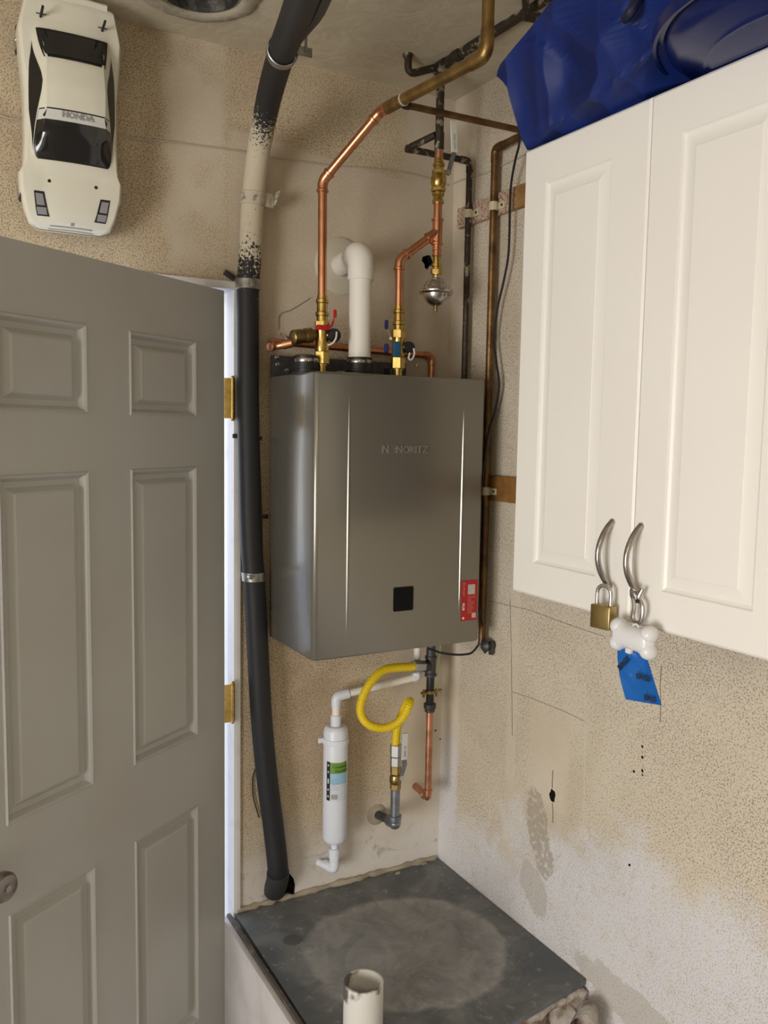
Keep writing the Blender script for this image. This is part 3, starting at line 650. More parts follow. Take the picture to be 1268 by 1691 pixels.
lev=obj('lever',m,M_galv,bv)
m=Mb(); m.prism([l2+V((-.0085,.002,0)),l2+V((.0085,.002,0)),l3+V((.0075,.002,0)),l3+V((-.0075,.002,0))],(0,-.0055,0)); gp=obj('grip',m,mat('white vinyl grip',(.72,.72,.66),.45),lev,0)
text('LEAD FREE',.0095,l2+V((.003,-.0045,.006)),(l3-l2),V((-1,0,0)),M_green,gp,ext=.0001,sx=.85)
# dark riser above the ball valve up to the ceiling pipe
RZ=HC-.045
TT=at(722,108,'y',-.20)
ceilp=thing('ceiling_pipe','dark pitted pipe running along the ceiling with a riser down to the brass ball valve','pipe',(tx,ty,TT.z))
J=V((tx,ty,TT.z)); dirr=(at(895,2,'z',TT.z+.01)-J).normalized()
e1=J+dirr*.93
cs=at(674,90,'z',HC); cb=V((cs.x,cs.y,at(676,124,'y',cs.y).z))
m=Mb(); m.cyl((tx,ty,zb1-.012),J,.0108,16); m.tube([J,e1],.0128,16); obj('tube',m,M_darkp,ceilp)
m=Mb(); m.tube(fil([V((cs.x,cs.y,HC)),cb,J],.03,6),.0095,14); m.lathe((cs.x,cs.y,HC-.006),(0,0,1),[(0,.0105),(.0,.013),(.006,.014)],14); obj('ceiling_branch',m,M_darkp,ceilp)
m=Mb(); m.lathe(J-dirr*.024,dirr,[(0,.0145),(.050,.0145)],16); m.lathe(J+V((0,0,-.030)),(0,0,1),[(0,.0128),(.03,.0128)],16); m.lathe(J+dirr*.055,dirr,[(0,.0145),(.004,.0155),(.028,.0155),(.032,.0145)],16); m.lathe((tx,ty,zb1+.025),(0,0,1),[(0,.0128),(.040,.0128)],16); objs('coupling',m,M_darkp,ceilp)
m=Mb(); m.cyl((tx,ty,zb1-.02),(tx,ty,zb1+.022),.0112,16); obj('copper_section',m,M_copl,ceilp)
# second stub of old pipe at the top edge
m=Mb(); a=at(868,10,'z',HC-.03); m.tube([V((a.x,a.y,HC)),a+V((0,0,-.02)),a+V((.25,-.05,-.02))],.011,12)
o=obj('ceiling_stub',m,M_darkp); tag(o,'short dark pipe stub at the top edge above the thick brass pipe','pipe')

# hammer arrestor
az=at(722,456,'y',-.20).z
ar=thing('air_vent_ball','round stainless steel ball fitting hanging under the copper tee','fitting',(tx,ty,at(722,520,'y',-.2).z))
top=at(722,398,'y',-.20).z
m=Mb(); zt_=botc-.020; zz=az; L=zt_-zz
m.lathe((tx,ty,zz),(0,0,1),[(0,.0105),(L*.08,.0105)],16); m.hexa((tx,ty,zz+L*.08),(tx,ty,zz+L*.35),.0155); m.lathe((tx,ty,zz+L*.35),(0,0,1),[(0,.011),(L*.1,.011),(L*.12,.0135),(L*.25,.0135),(L*.27,.010),(L*.66,.010)],16); obj('adapter',m,M_brass,ar)
cz=at(722,483,'y',-.20).z; r=.036
prof=[(-.0005-r*1.03,.0005)]
P_=[]
for k in range(0,9):
    a=-PI/2+ (PI/2-.12)*k/8; P_.append((math.sin(a)*r, math.cos(a)*r*.97))
P_+=[(-.003,.0435),(.000,.0455),(.004,.0450),(.006,.038)]
for k in range(0,9):
    a=.18+(PI/2-.45)*k/8; P_.append((math.sin(a)*r+.003, math.cos(a)*r*.97))
P_+=[(.036,.0105),(az-cz,.0105)]
m=Mb(); m.lathe((tx,ty,cz),(0,0,1),P_,32); obj('ball',m,M_steel,ar,60)
m=Mb(); m.lathe((tx,ty,cz-r-.013),(0,0,1),[(0,.0045),(.0,.0055),(.016,.0055)],12); obj('nipple',m,M_brassd,ar)
m=Mb(); 
pts=[]; N=8
for k in range(N+1):
    a=-1.42+.95*k/N; pts.append((math.cos(a),math.sin(a)))
vs=[V((tx+p[0]*.0362,ty+p[1]*.0362,cz-.009+dz)) for dz in (-.0065,.0045) for p in pts]
m.add(vs,[(i,i+1,N+2+i,N+1+i) for i in range(N)]); tg=obj('rating_label',m,mat('silver label',(.5,.5,.48),.4,.3),ar)
text('HEATER',.0068,(tx+math.cos(-1.2)*.0375,ty+math.sin(-1.2)*.0375-.0007,cz-.0118),(1,.12,0),(0,0,1),M_blk,tg,ext=.0001,sx=.6)

# discharge copper behind vent
dz_=at(600,578,'y',-.0125).z
dl=thing('discharge_pipe','copper relief pipe running level behind the vent pipe and turning down at its right','pipe',at(600,578,'y',-.034))
a0=at(482,566,'y',-.150); a1=at(452,573,'y',-.125); a2=V((a1.x+.034,-.0125,dz_+.006)); a3=at(713,580,'y',-.0125); a3.z=dz_-.004; a4=V((a3.x,-.0125,HZ1-.08))
m=Mb(); m.tube(fil([a0,a1,a2,a3,a4],.022,6),.0092,16); obj('tube',m,M_cop,dl)
m=Mb(); fit(m,a3,(1,0,0),(0,0,-1),.0088,.024); obj('elbow',m,M_cop,dl)
m=Mb(); m.lathe(a1+V((-.004,0,0)),(-1,-.3,0),[(0,.011),(.006,.0125),(.010,.010),(.011,.001)],14); m.tube([a0,(a0+a1)/2],.0115,14); objs('elbow',m,M_cop,dl)

# ------------------------------------------------------------------ pipes on the right wall
xr=-.026
u0=at(772,268,'x',xr); v0=at(771,450,'x',xr)
dk=thing('wall_pipe','dark brown vertical pipe on the right wall, the one nearer the corner','pipe',(xr,v0.y,HZ1-.7))
ea=V((at(672,256,'y',v0.y).x,v0.y,u0.z)); eb=V((tx+.002,-.215,u0.z+.012)); eb=ea+V((0.045,-.14,.012)); 
m=Mb(); m.tube(fil([V((tx,ty,u0.z+.018))+V((-.012,.0,0)),ea,V((xr,v0.y,u0.z)),V((xr,v0.y,1.2))],.018,6),.0088,14); obj('tube',m,M_darkp,dk)
m=Mb(); m.tube(fil([V((xr-.03,v0.y,u0.z)),V((xr,v0.y,u0.z)),V((xr,v0.y,u0.z-.03))],.02,6),.0102,14); m.lathe(ea+V((-.004,0,0)),(1,0,0),[(0,.006),(.002,.0102),(.022,.0102)],14); objs('elbow',m,M_darkp,dk)
v1=at(812,450,'x',xr); w0=at(816,246,'x',xr)
bp=thing('wall_pipe','brown brassy vertical pipe on the right wall, the one nearer the cabinet','pipe',(xr,v1.y,.95))
wt=at(862,231,'x',xr)
m=Mb(); m.tube(fil([V((xr,v1.y-.35,w0.z+.004)),V((xr,v1.y,w0.z)),V((xr,v1.y,1.20)),V((xr,v1.y,1.16))],.018,6),.0098,14); obj('tube',m,M_brownp,bp)
m=Mb(); m.tube(fil([V((xr,v1.y-.035,w0.z)),V((xr,v1.y,w0.z)),V((xr,v1.y,w0.z-.035))],.02,6),.0112,14); obj('elbow',m,M_brownp,bp)
# battens
p=at(745,372,'x',0); zc=2.352
b1=thing('batten','overspray speckled wooden batten high on the right wall','batten',(-.008,-.30,zc))
m=Mb(); m.bx((-.0155,-.78,zc-.028),(0,-.045,zc+.028),.001); obj('board',m,M_batten,b1)
def clip(vy,z,par,left):
    m=Mb(); m.lathe((xr,vy,z-.011),(0,0,1),[(0,.0120),(.022,.0120)],16); m.bx((-.0185,vy-.036,z-.009),(-.0155,vy-.006,z+.009),.001); o=obj('clip',m,M_cream,par)
    m=Mb(); m.lathe((-.0185,vy-.026,z),(-1,0,0),[(0,.004),(.002,.0035),(.003,.001)],10); obj('screw',m,M_gdark,o)
clip(v0.y,at(772,354,'x',xr).z,dk,True); clip(v1.y,at(812,342,'x',xr).z,bp,True)
zc2=at(840,808,'x',0).z
m=Mb(); m.bx((-.0155,-.78,zc2-.034),(0,-.045,zc2+.034),.001); o=obj('batten',m,M_wood); tag(o,'plain brown wooden batten on the right wall beside the middle of the heater','batten')
clip(v1.y,at(812,812,'x',xr).z,bp,True)
# small hose valve at its foot
hb=at(806,1066,'x',-.02); hv=thing('hose_bib','small dark corroded valve on the right wall below the heater corner','valve',(-.02,hb.y,hb.z-.02))
m=Mb(); m.cyl((0,hb.y,hb.z),(-.03,hb.y,hb.z),.010,12); m.lathe((-.028,hb.y,hb.z),(-1,0,0),[(0,.017),(.005,.018),(.010,.012),(.014,.006)],14); m.hexa((-.012,hb.y-.004,hb.z+.012),(-.012,hb.y-.004,hb.z-.025),.008); obj('valve_body',m,M_gdark,hv)
m=Mb(); m.box((-.030,hb.y,hb.z-.002),(.006,.006,.038),None,.001); obj('handle',m,M_brownp,hv)

# black cord
cp=[(857,238,-.06),(851,264,-.05),(843,314,-.035),(840,412,-.03),(833,458,-.028),(822,507,-.026),(816,560,-.026),(820,600,-.026),(824,638,-.026),(817,682,-.026)]
pts=[at(x,y,'x',d) for x,y,d in cp]
pts+=[V((-.045,-.262,at(805,725,'x',-.045).z)),V((-.060,-.250,1.50)),V((-.064,-.245,1.35)),at(797,1040,'y',-.24),at(783,1074,'y',-.23),at(764,1081,'y',-.22),at(733,1079,'y',-.2),at(706,1073,'y',-.18)+V((0,0,.004))]
m=Mb(); m.tube(crv([pts[0]+V((0,0,.06))]+pts,6),.0031,10); o=obj('power_cord',m,M_cord); tag(o,'black power cord hanging down the right wall and looping under the heater','cord')

# wires along the walls
def wire(name,label,P,r=.0016,mt=None):
    m=Mb(); m.tube(crv(P,4),r,6); o=obj(name,m,mt or M_wire); tag(o,label,'wire'); return o
wire('wall_wire','thin pale cable running across the back wall behind the model car',[at(x,y,'y',-.003) for x,y in ((-30,182),(0,190),(32,198),(190,222),(225,229),(280,234),(340,242),(400,250),(404,251))],.0022)
wire('wall_wire','thin painted cable sagging across the back wall behind the copper pipes',[at(x,y,'y',-.003) for x,y in ((436,258),(480,264),(540,272),(590,276),(640,281),(680,287),(715,297),(740,306))],.0018)
wire('wall_wire','thin double cable climbing the right wall between the old pipes and cabinet',[at(x,y,'x',-.004) for x,y in ((744,305),(760,298),(800,286),(840,268),(868,254),(890,243))],.0020)
wire('wall_wire','short pale cable stub looping on the wall left of the relief valve',[at(x,y,'y',-.003) for x,y in ((460,545),(462,520),(480,512),(500,500),(512,492))],.0012,M_grey)

# ------------------------------------------------------------------ big black drain pipe
ctr=[(462,1476,40),(459,1440,38),(452,1370,38),(441,1285,38),(432,1190,38),(426,1080,37),(421,985,37),(414,880,36),(411,760,36),(409,640,35),(409,540,34),(409,480,34),(413,420,34),(417,340,35),(424,272,-.062),(434,210,-.13),(448,145,-.27),(466,85,-.44),(489,25,-.64),(512,-40,-.86)]
pts=[]; RP=.0285
for i,(x,y,wd) in enumerate(ctr):
    if i<14: yy=-.040
    else:
        yy=None
    if yy is not None: pts.append(at(x,y,'y',yy))
    else: pts.append(at(x,y,'y',wd))
pts[0]=pts[0]+V((0,.040,-.010)); 
print('drain', [tuple(round(c,3) for c in p) for p in pts[12:]])
dr=thing('drain_pipe','thick black drain pipe climbing the wall beside the door up to the ceiling','pipe',pts[1])
sm=crv(pts,6)
m=Mb(); m.tube(sm,RP,26); obj('tube',m,M_abs,dr)
def band(i0,f,hw,r,mt,name='strap'):
    """clamp band around the pipe near sample f of the smoothed run"""
    k=int(f); p=sm[k]; d=(sm[k+1]-sm[k-1]).normalized(); m=Mb()
    m.lathe(p-d*hw,d,[(0,r),(.001,r+.002),(hw*2-.001,r+.002),(hw*2,r)],26,(False,False)); return m,p,d
def near(px,py):
    best=min(range(1,len(sm)-1),key=lambda k:(proj(sm[k])-V((px,py))).length); return best
def proj(p):
    q=p-EYE; z=q.dot(fw); return V((634+FPX*q.dot(r2)/z,845.5+FPX*q.dot(d2)/z))
m,p,d=band(0,near(414,952),.012,RP+.001,None); m.cyl(p+V((-.022,-.026,.004)),p+V((-.022,-.042,.004)),.0055,10); obj('strap',m,M_tape,dr)
m,p,d=band(0,near(409,470),.013,RP+.001,None); m.box(p+V((-.002,-.033,0)),(.014,.008,.02),None,.002); obj('strap',m,M_tape,dr)
m,p,d=band(0,near(418,326),.016,RP+.0008,None); m.box(p+V((.040,-.006,0)),(.030,.010,.036),Matrix.Rotation(.35,3,'Z'),.003); m.box(p+V((.056,-.012,.004)),(.006,.022,.040),Matrix.Rotation(.35,3,'Y'),.002); obj('strap',m,M_tapep,dr)
m,p,d=band(0,near(466,85),.011,RP+.002,None); m.box(p+r2*.045+V((0,0,.0)),(.034,.004,.018),None,.001); m.cyl(p+r2*.048-V((0,0,.0)),p+r2*.048+V((0,0,.03)),.003,8); obj('strap',m,M_tape,dr)
kk=near(466,85); m=Mb(); off=r2*.030+fw*.026
m.tube([sm[k]+off*(min(1,(k-kk)/10+.25)) for k in range(kk+1,len(sm))],.011,12); obj('side_tube',m,M_rub,dr)  # thin black tube alongside the upper end of the drain pipe
# reducer at its foot
m=Mb(); p=pts[1]; m.tube([sm[0],sm[1],sm[2],sm[3],sm[4],sm[5],sm[6]],RP+.0022,24); obj('foot_coupling',m,mat('dusty black hub',(.03,.03,.032),.6),dr)
# little cable clips near it
for i,(px,py,lb) in enumerate([(388,720,'dark cable clip on the door jamb beside the drain pipe'),(428,724,'dark cable clip right of the drain pipe, the upper one'),(438,853,'dark cable clip right of the drain pipe, the lower one')]):
    p=at(px,py,'y',-.012 if i==0 else -.002); m=Mb(); m.box(p+V((0,-.001,0)),(.014,.006,.011),None,.001); m.cyl(p+V((0,-.003,0)),p+V((0,-.009,0)),.003,8); o=obj('cable_clip',m,M_gdark); tag(o,lb,'clip')
wire('cable','thin dark cable running down just right of the black drain pipe',[at(x,y,'y',-.006) for x,y in ((427,728),(430,800),(432,860),(433,930),(436,1010))],.002,M_cord)
wire('cable','thin dark cable looping out left of the drain pipe low down',[at(x,y,'y',-.006) for x,y in ((421,1270),(417,1290),(419,1320),(428,1350))],.0016,M_cord)
p=at(378,455,'y',-.004); m=Mb(); m.box(p+V((0,-.004,0)),(.030,.006,.014),Matrix.Rotation(math.radians(30),3,'Y'),.001); o=obj('bent_tab',m,M_gdark); tag(o,'bent dark metal tab at the upper corner of the door frame','bracket')

# ------------------------------------------------------------------ lower plumbing
YN=-.046
ntop=at(553,1198,'y',YN).z; nbot=at(553,1388,'y',YN).z; nx=at(553.5,1290,'y',YN).x
neu=thing('condensate_neutralizer','white cylindrical neutralizer cartridge with green and blue label','cartridge',(nx,YN,nbot))
m=Mb(); r=.0345
m.lathe((nx,YN,nbot),(0,0,1),[(0,.014),(.0,.026),(.004,.030),(.012,r),(ntop-nbot-.014,r),(ntop-nbot-.004,.031),(ntop-nbot,.026),(ntop-nbot,.012)],32); obj('body',m,M_pvcw,neu)
def patch(a0,a1,z0,z1,rr,N=10):
    m=Mb(); vs=[]
    for z in (z0,z1):
        for k in range(N+1):
            a=a0+(a1-a0)*k/N; vs.append(V((nx+math.sin(a)*rr,YN-math.cos(a)*rr,z)))
    m.add(vs,[(i,i+1,N+2+i,N+1+i) for i in range(N)]); return m
# angles measured from -y towards +x; the camera sees the cylinder from about -26 degrees
zz=lambda py: at(553,py,'y',YN-.03).z
c0=-.46
lab=obj('label_band',patch(c0-.75,c0-.42,zz(1323),zz(1259),r+.0004),M_blk,neu); lab['label']='black side band of the label'
obj('label_panel',patch(c0-.42,c0+1.1,zz(1278),zz(1260),r+.0004),M_green,neu)['label']='green title field of the label'
obj('label_panel',patch(c0-.42,c0+1.1,zz(1296),zz(1278),r+.0004),M_lblue,neu)['label']='pale blue field of the label'
obj('label_panel',patch(c0-.42,c0+1.1,zz(1323),zz(1296),r+.0003),M_lwh,neu)['label']='white lower field of the label'
bar=Mb()
for k in range(9):
    p_=patch(c0-.30+.058*k,c0-.30+.058*k+(.035 if k%3 else .048),zz(1320),zz(1312),r+.0008,1); bar.add(p_.v,p_.f)
obj('bar_code',bar,M_grey,neu)
fp=Mb()
for k in range(6):
    p_=patch(c0-.34,c0-.34+random.uniform(.4,.8),zz(1287+k*3.4)-.0006,zz(1287+k*3.4)+.0004,r+.0008,4); fp.add(p_.v,p_.f)
o=obj('fine_print',fp,M_grey,neu); o['kind']='stuff'
fp=Mb()
for k,(pz,ln) in enumerate(((1265,3),(1276,3),(1291,8),(1305,3),(1316,3))):
    p_=patch(c0-.64,c0-.53,zz(pz+ln/2),zz(pz-ln/2),r+.0008,2); fp.add(p_.v,p_.f)
obj('white_marks',fp,M_white,neu)
pxd=V((math.cos(c0),math.sin(c0),0))
def ctext(s,size,a,z,mt):
    # letters laid on the curved surface
    t=text(s,size,(0,0,0),(1,0,0),(0,0,1),mt,neu,ext=0)
    me=t.data; o_=t.location.copy()+wloc(neu)
    for v in me.vertices:
        q=v.co+o_; ang=a+q.x/r; v.co=V((nx+math.sin(ang)*(r+.001),YN-math.cos(ang)*(r+.001),z+q.z))-o_
ctext('Condensate',.0098,c0-.22,zz(1268.5),M_blk); ctext('Neutralizer',.0098,c0-.02,zz(1275.5),M_blk)
m=Mb(); zc=at(553,1222,'y',YN).z; m.lathe((nx,YN,zc-.008),(0,0,1),[(0,r+.0005),(0,r+.0025),(.016,r+.0025),(.016,r+.0005)],32,(False,False)); m.box((nx-.043,YN+.004,zc+.004),(.018,.006,.014),None,.002); m.box((nx+.038,YN+.004,zc-.004),(.008,.006,.014),None,.002); m.box((nx,YN+.038,zc),(.03,.012,.016)); obj('clamp',m,M_pvcw,neu)
pv=thing('condensate_pipe','thin white pipe from the heater bottom down to the neutralizer top','pipe',(nx,YN,ntop))
ze=at(555,1150,'y',YN).z; hx=at(688,1118,'y',-.080); he=V((hx.x,-.080,hx.z)); ne=V((nx,YN,ze))
m=Mb(); m.tube([V((nx,YN,ntop-.004)),ne],.0115,16); m.tube([ne,he],.0105,16); m.tube([he,V((he.x,he.y,HZ0))],.0105,16); obj('tube',m,M_pvc,pv)
m=Mb(); dh=(he-ne).normalized(); m.tube(fil([ne-V((0,0,.028)),ne,ne+dh*.036],.020,6),.0138,18); m.tube(fil([he-dh*.012,he,he+V((0,0,.012))],.014,6),.0125,18); m.lathe((nx,YN,ntop),(0,0,1),[(0,.0150),(.030,.0150),(.031,.0130)],18); objs('elbow',m,M_pvcw,pv)
p2=thing('drain_elbow','small white pipe dropping from the neutralizer and turning into the wall foot','pipe',at(550,1440,'y',YN))
zl=at(550,1436,'y',YN+.0).z
m=Mb(); m.tube(fil([V((nx,YN,nbot+.004)),V((nx,YN,zl)),V((nx-.030,.0,zl+.008))],.012,6),.0105,16); obj('tube',m,M_pvcw,p2)
m=Mb(); m.lathe((nx,YN,at(553,1400,'y',YN).z),(0,0,-1),[(0,.0145),(.0,.0155),(.030,.0155),(.031,.0125),(.034,.0125),(.035,.0138),(.052,.0138)],18); m.tube(fil([V((nx,YN,zl+.026)),V((nx,YN,zl)),V((nx-.014,YN+.034,zl+.004))],.012,6),.0140,16); objs('coupling',m,M_pvcw,p2)

# gas line
GY=-.10
tg0=at(711,1105,'y',GY); gx=tg0.x
gas=thing('iron_pipe_assembly','dark iron tee, nipple and union under the heater with ground clamp','fitting',(gx,GY,at(712,1180,'y',GY).z))
m=Mb(); tz=at(711,1100,'y',GY).z
m.lathe((gx,GY,tz-.030),(0,0,1),[(0,.0135),(.001,.0172),(.008,.0172),(.010,.0150),(.050,.0150),(.052,.0172),(.060,.0172),(.061,.0135)],18); m.cyl((gx,GY,tz),(gx,GY,HZ0),.0135,16); obj('tee',m,M_gdark,gas)
hd_=(at(664,1101,'y',GY-.035)-V((gx,GY,tz))).normalized()
m=Mb(); m.lathe(V((gx,GY,tz)),hd_,[(0,.0140),(.022,.0140),(.023,.0165),(.031,.0165),(.032,.0105),(.045,.0105)],16); obj('branch',m,M_gdark,gas)
m=Mb(); g0=V((gx,GY,tz)); m.hexa(g0+hd_*.034,g0+hd_*.054,.0170); m.hexa(g0+hd_*.055,g0+hd_*.078,.0190); obj('hex_nut',m,M_nut,gas)
m=Mb(); uz=at(712,1166,'y',GY).z; m.cyl((gx,GY,tz-.02),(gx,GY,uz),.0115,16); obj('nipple',m,M_rub,gas)
m=Mb(); m.lathe((gx,GY,uz-.016),(0,0,1),[(0,.0135),(.002,.0150),(.008,.0150),(.012,.0180),(.024,.0180),(.027,.0135)],18); obj('union',m,M_gdark,gas)
gz=at(712,1142,'y',GY).z; m=Mb(); m.lathe((gx,GY,gz-.004),(0,0,1),[(0,.0118),(0,.015),(.009,.015),(.009,.0118)],14,(False,False)); m.box((gx-.022,GY-.004,gz),(.020,.012,.008),None,.002); m.box((gx+.024,GY-.004,gz+.002),(.026,.010,.006),None,.002); m.cyl((gx-.024,GY-.004,gz-.012),(gx-.024,GY-.004,gz+.010),.0035,8); m.cyl((gx+.018,GY-.006,gz-.014),(gx+.018,GY-.006,gz+.010),.0035,8); obj('ground_clamp',m,M_brassd,gas)
m=Mb(); m.tube(crv([V((gx+.030,GY+.02,HZ0)),V((gx+.034,GY,HZ0-.03)),V((gx+.020,GY-.006,gz+.05)),V((gx+.018,GY-.008,gz+.004))],5),.0018,8); obj('ground_wire',m,M_gwire,gas)
cl=thing('copper_pipe','dusty copper pipe dropping below the iron union to an elbow in the wall','pipe',(gx,GY,at(712,1318,'y',GY).z))
lz=at(712,1316,'y',GY).z
m=Mb(); m.tube(fil([V((gx,GY,uz-.008)),V((gx,GY,lz)),V((gx+.018,.002,lz-.006))],.014,6),.0102,16); obj('tube',m,M_copl,cl)
m=Mb(); fit(m,V((gx,GY,lz)),(0,0,-1),(.18,1,-.06),.0102,.024); obj('elbow',m,M_copl,cl)

VY=-.10
hx0=g0+hd_*.076
hose=thing('gas_connector','yellow corrugated gas hose looping below the heater','hose',at(652,1228,'y',VY))
hp_=[hx0]+[at(x,y,'y',d) for x,y,d in ((638,1105,-.128),(616,1122,-.135),(601,1146,-.142),(595,1170,-.150),(600,1188,-.158),(614,1199,-.164),(634,1202,-.170),(654,1195,-.176),(667,1182,-.180),(675,1165,-.178),(677,1158,-.160),(672,1162,-.135),(664,1178,-.115),(656,1200,-.104),(653,1230,-.100))]
sp_=crv(hp_,14); m=Mb(); acc=0; rr_=[]
for i,p in enumerate(sp_):
    if i: acc+=(p-sp_[i-1]).length
    rr_.append(.0112)
# resample evenly, corrugated
tot=acc; N=int(tot/.00125); res=[]; j=0; a=0
seg=[0]
for i in range(1,len(sp_)): seg.append(seg[-1]+(sp_[i]-sp_[i-1]).length)
for k in range(N+1):
    s_=tot*k/N
    while j<len(seg)-2 and seg[j+1]<s_: j+=1
    t=(s_-seg[j])/max(1e-9,seg[j+1]-seg[j]); res.append(sp_[j].lerp(sp_[j+1],t))
m.tube(res,[.0120 if (k%4) in (0,1) else .0109 for k in range(N+1)],14); obj('hose',m,M_yel,hose,80)
gxv=at(653,1290,'y',VY).x; q=lambda py: at(653,py,'y',VY).z
m=Mb(); m.hexa((gxv,VY,q(1248)),(gxv,VY,q(1229)),.0180); m.hexa((gxv,VY,q(1264)),(gxv,VY,q(1249)),.0170); m.cyl((gxv,VY,q(1266)),(gxv,VY,q(1262)),.013,14); obj('hex_nut',m,M_nut,hose)
gv=thing('gas_valve','brass gas valve with white gripped lever below the yellow hose','valve',(gxv,VY,q(1300)))
m=Mb(); m.hexa((gxv,VY,q(1278)),(gxv,VY,q(1264)),.0160); m.lathe((gxv,VY,q(1294)),(0,0,1),[(0,.015),(.006,.0175),(.018,.0175),(.026,.015)],18); m.hexa((gxv,VY,q(1303)),(gxv,VY,q(1293)),.0160); obj('valve_body',m,M_brassd,gv)
s0_=at(661,1284,'y',VY-.022); m=Mb(); m.cyl((gxv,VY,s0_.z),s0_,.007,12); m.hexa(s0_,s0_+V((.001,-.006,0)),.0085); obj('stem_nut',m,M_steel,gv)
m=Mb(); a=s0_+V((0,-.002,0)); b=at(668,1262,'y',VY-.026); c_=at(667,1254,'y',VY-.028); e=at(669,1211,'y',VY-.030)
m.prism([a+V((-.006,0,0)),a+V((.006,0,0)),b+V((.0075,0,0)),b+V((-.0075,0,0))],(0,-.002,0)); m.prism([b+V((-.0075,0,0)),b+V((.0075,0,0)),c_+V((.007,0,0)),c_+V((-.007,0,0))],(0,-.002,0)); lv_=obj('lever',m,M_galv,gv,0)
m=Mb(); m.prism([c_+V((-.008,.002,0)),c_+V((.008,.002,0)),e+V((.007,.002,0)),e+V((-.007,.002,0))],(0,-.0055,0)); gp=obj('grip',m,mat('white grip',(.62,.64,.62),.5),lv_,0)
text('GAS 1/2',.0095,c_+V((.003,-.0042,.008)),(e-c_),V((-1,0,0)),M_blk,gp,ext=.0001,sx=1.0)
gl=thing('galvanized_pipe','grey galvanized pipe and elbow feeding the gas valve from the wall','pipe',(gxv,VY,q(1375)))
ez_=q(1358); m=Mb(); m.cyl((gxv,VY,ez_),(gxv,VY,q(1300)),.0133,18); obj('tube',m,M_galv,gl)
wl=at(622,1345,'y',0); hd2=(V((wl.x,0.004,wl.z))-V((gxv,VY,ez_))).normalized()
m=Mb(); m.tube(fil([V((gxv,VY,ez_+.018)),V((gxv,VY,ez_)),V((gxv,VY,ez_))+hd2*.028],.018,6),.0180,18); m.lathe((gxv,VY,ez_+.012),(0,0,1),[(0,.018),(.001,.0195),(.010,.0195),(.011,.0135)],18); m.sphere((gxv,VY,ez_-.001),.0182); obj('elbow',m,M_galv,gl)
m=Mb(); m.cyl(V((gxv,VY,ez_))+hd2*.02,V((wl.x,.004,wl.z)),.0125,16); obj('wall_nipple',m,M_gdark,gl)
m=Mb(); m.lathe((wl.x,.001,wl.z),(0,-1,0),[(0,.034),(.003,.030),(.007,.022),(.009,.013)],18); obj('plaster_collar',m,M_ringp,gl,60)

# pvc stub standing on the stand
sb=at(599,1702,'z',SL); sx_,sy_=sb.x,sb.y
st_=at(599,1621,'y',sy_).z
stub=thing('pipe_stub','open white plastic pipe stub with dark scuffs standing at the bottom','pipe',(sx_,sy_,SL))
m=Mb(); r=.0440; Lh=st_-SL; m.lathe((sx_,sy_,SL),(0,0,1),[(0,r),(Lh,r),(Lh+.0008,r-.001),(Lh+.0008,r-.005),(Lh,r-.006),(.004,r-.006),(.004,.001)],36,(True,True)); obj('tube',m,M_pvcd,stub)

# ------------------------------------------------------------------ cabinet
CX=-.352; CY0,CY1=-.784,-1.425; CZ0,CZ1=1.433,2.286; CM=-1.1055
cab=thing('wall_cabinet','white two door wall cabinet on the right wall','cabinet',(-.17,(CY0+CY1)/2,CZ0))
m=Mb(); m.bx((-.331,CY1,CZ0+.004),(0,CY0-.003,CZ1-.003),.0008); obj('body',m,M_cabi,cab)
def cdoor(y0,y1,py0,py1,hy):
    """y0>y1 : far and near edge; raised panel py0..py1"""
    m=Mb(); F=lambda y,z,h=0: V((CX-h,y,z)); e=.004
    ys=[y0-e,py0,py1,y1+e]; zs_=[CZ0+e,1.498,2.214,CZ1-e]
    for i in range(3):
        for j in range(3):
            if i==1 and j==1: continue
            m.add([F(ys[i],zs_[j]),F(ys[i+1],zs_[j]),F(ys[i+1],zs_[j+1]),F(ys[i],zs_[j+1])],[(0,1,2,3)])
    o1=[F(ys[0],zs_[0]),F(ys[3],zs_[0]),F(ys[3],zs_[3]),F(ys[0],zs_[3])]
    o2=[F(y0,CZ0,-.003),F(y1,CZ0,-.003),F(y1,CZ1,-.003),F(y0,CZ1,-.003)]
    o3=[p+V((.017,0,0)) for p in o2]
    m.ring_loft([o1,o2,o3],(False,True)); d_=obj('door',m,M_cab,cab,25)
    prof=[(0,0),(.0025,-.0035),(.007,-.006),(.010,-.0062),(.028,-.0012),(.029,-.0004),(.033,-.0004)]
    rings=[]
    for ins,h in prof: rings.append([F(py0-ins,1.498+ins,h),F(py1+ins,1.498+ins,h),F(py1+ins,2.214-ins,h),F(py0-ins,2.214-ins,h)])
    m=Mb(); m.ring_loft(rings,(False,True)); obj('raised_panel',m,M_cab,d_,20)
    # arched pull
    m=Mb(); zt,zb=1.599,1.488; P=[]; R_=[]
    for k in range(17):
        t=k/16; P.append(V((CX-.001-.030*math.sin(PI*t)**.8,hy,zt+(zb-zt)*t))); R_.append(.0048+.0008*abs(math.cos(PI*t)))
    m.tube(P,R_,12)
    for z in (zt,zb): m.lathe((CX,hy,z),(-1,0,0),[(0,.0062),(.002,.0062),(.004,.005)],12)
    obj('handle',m,M_chrome,d_)
cdoor(CY0,CM+.0006,-.848,-1.020,-1.058)
cdoor(CM-.0006,CY1,-1.171,-1.345,-1.124)

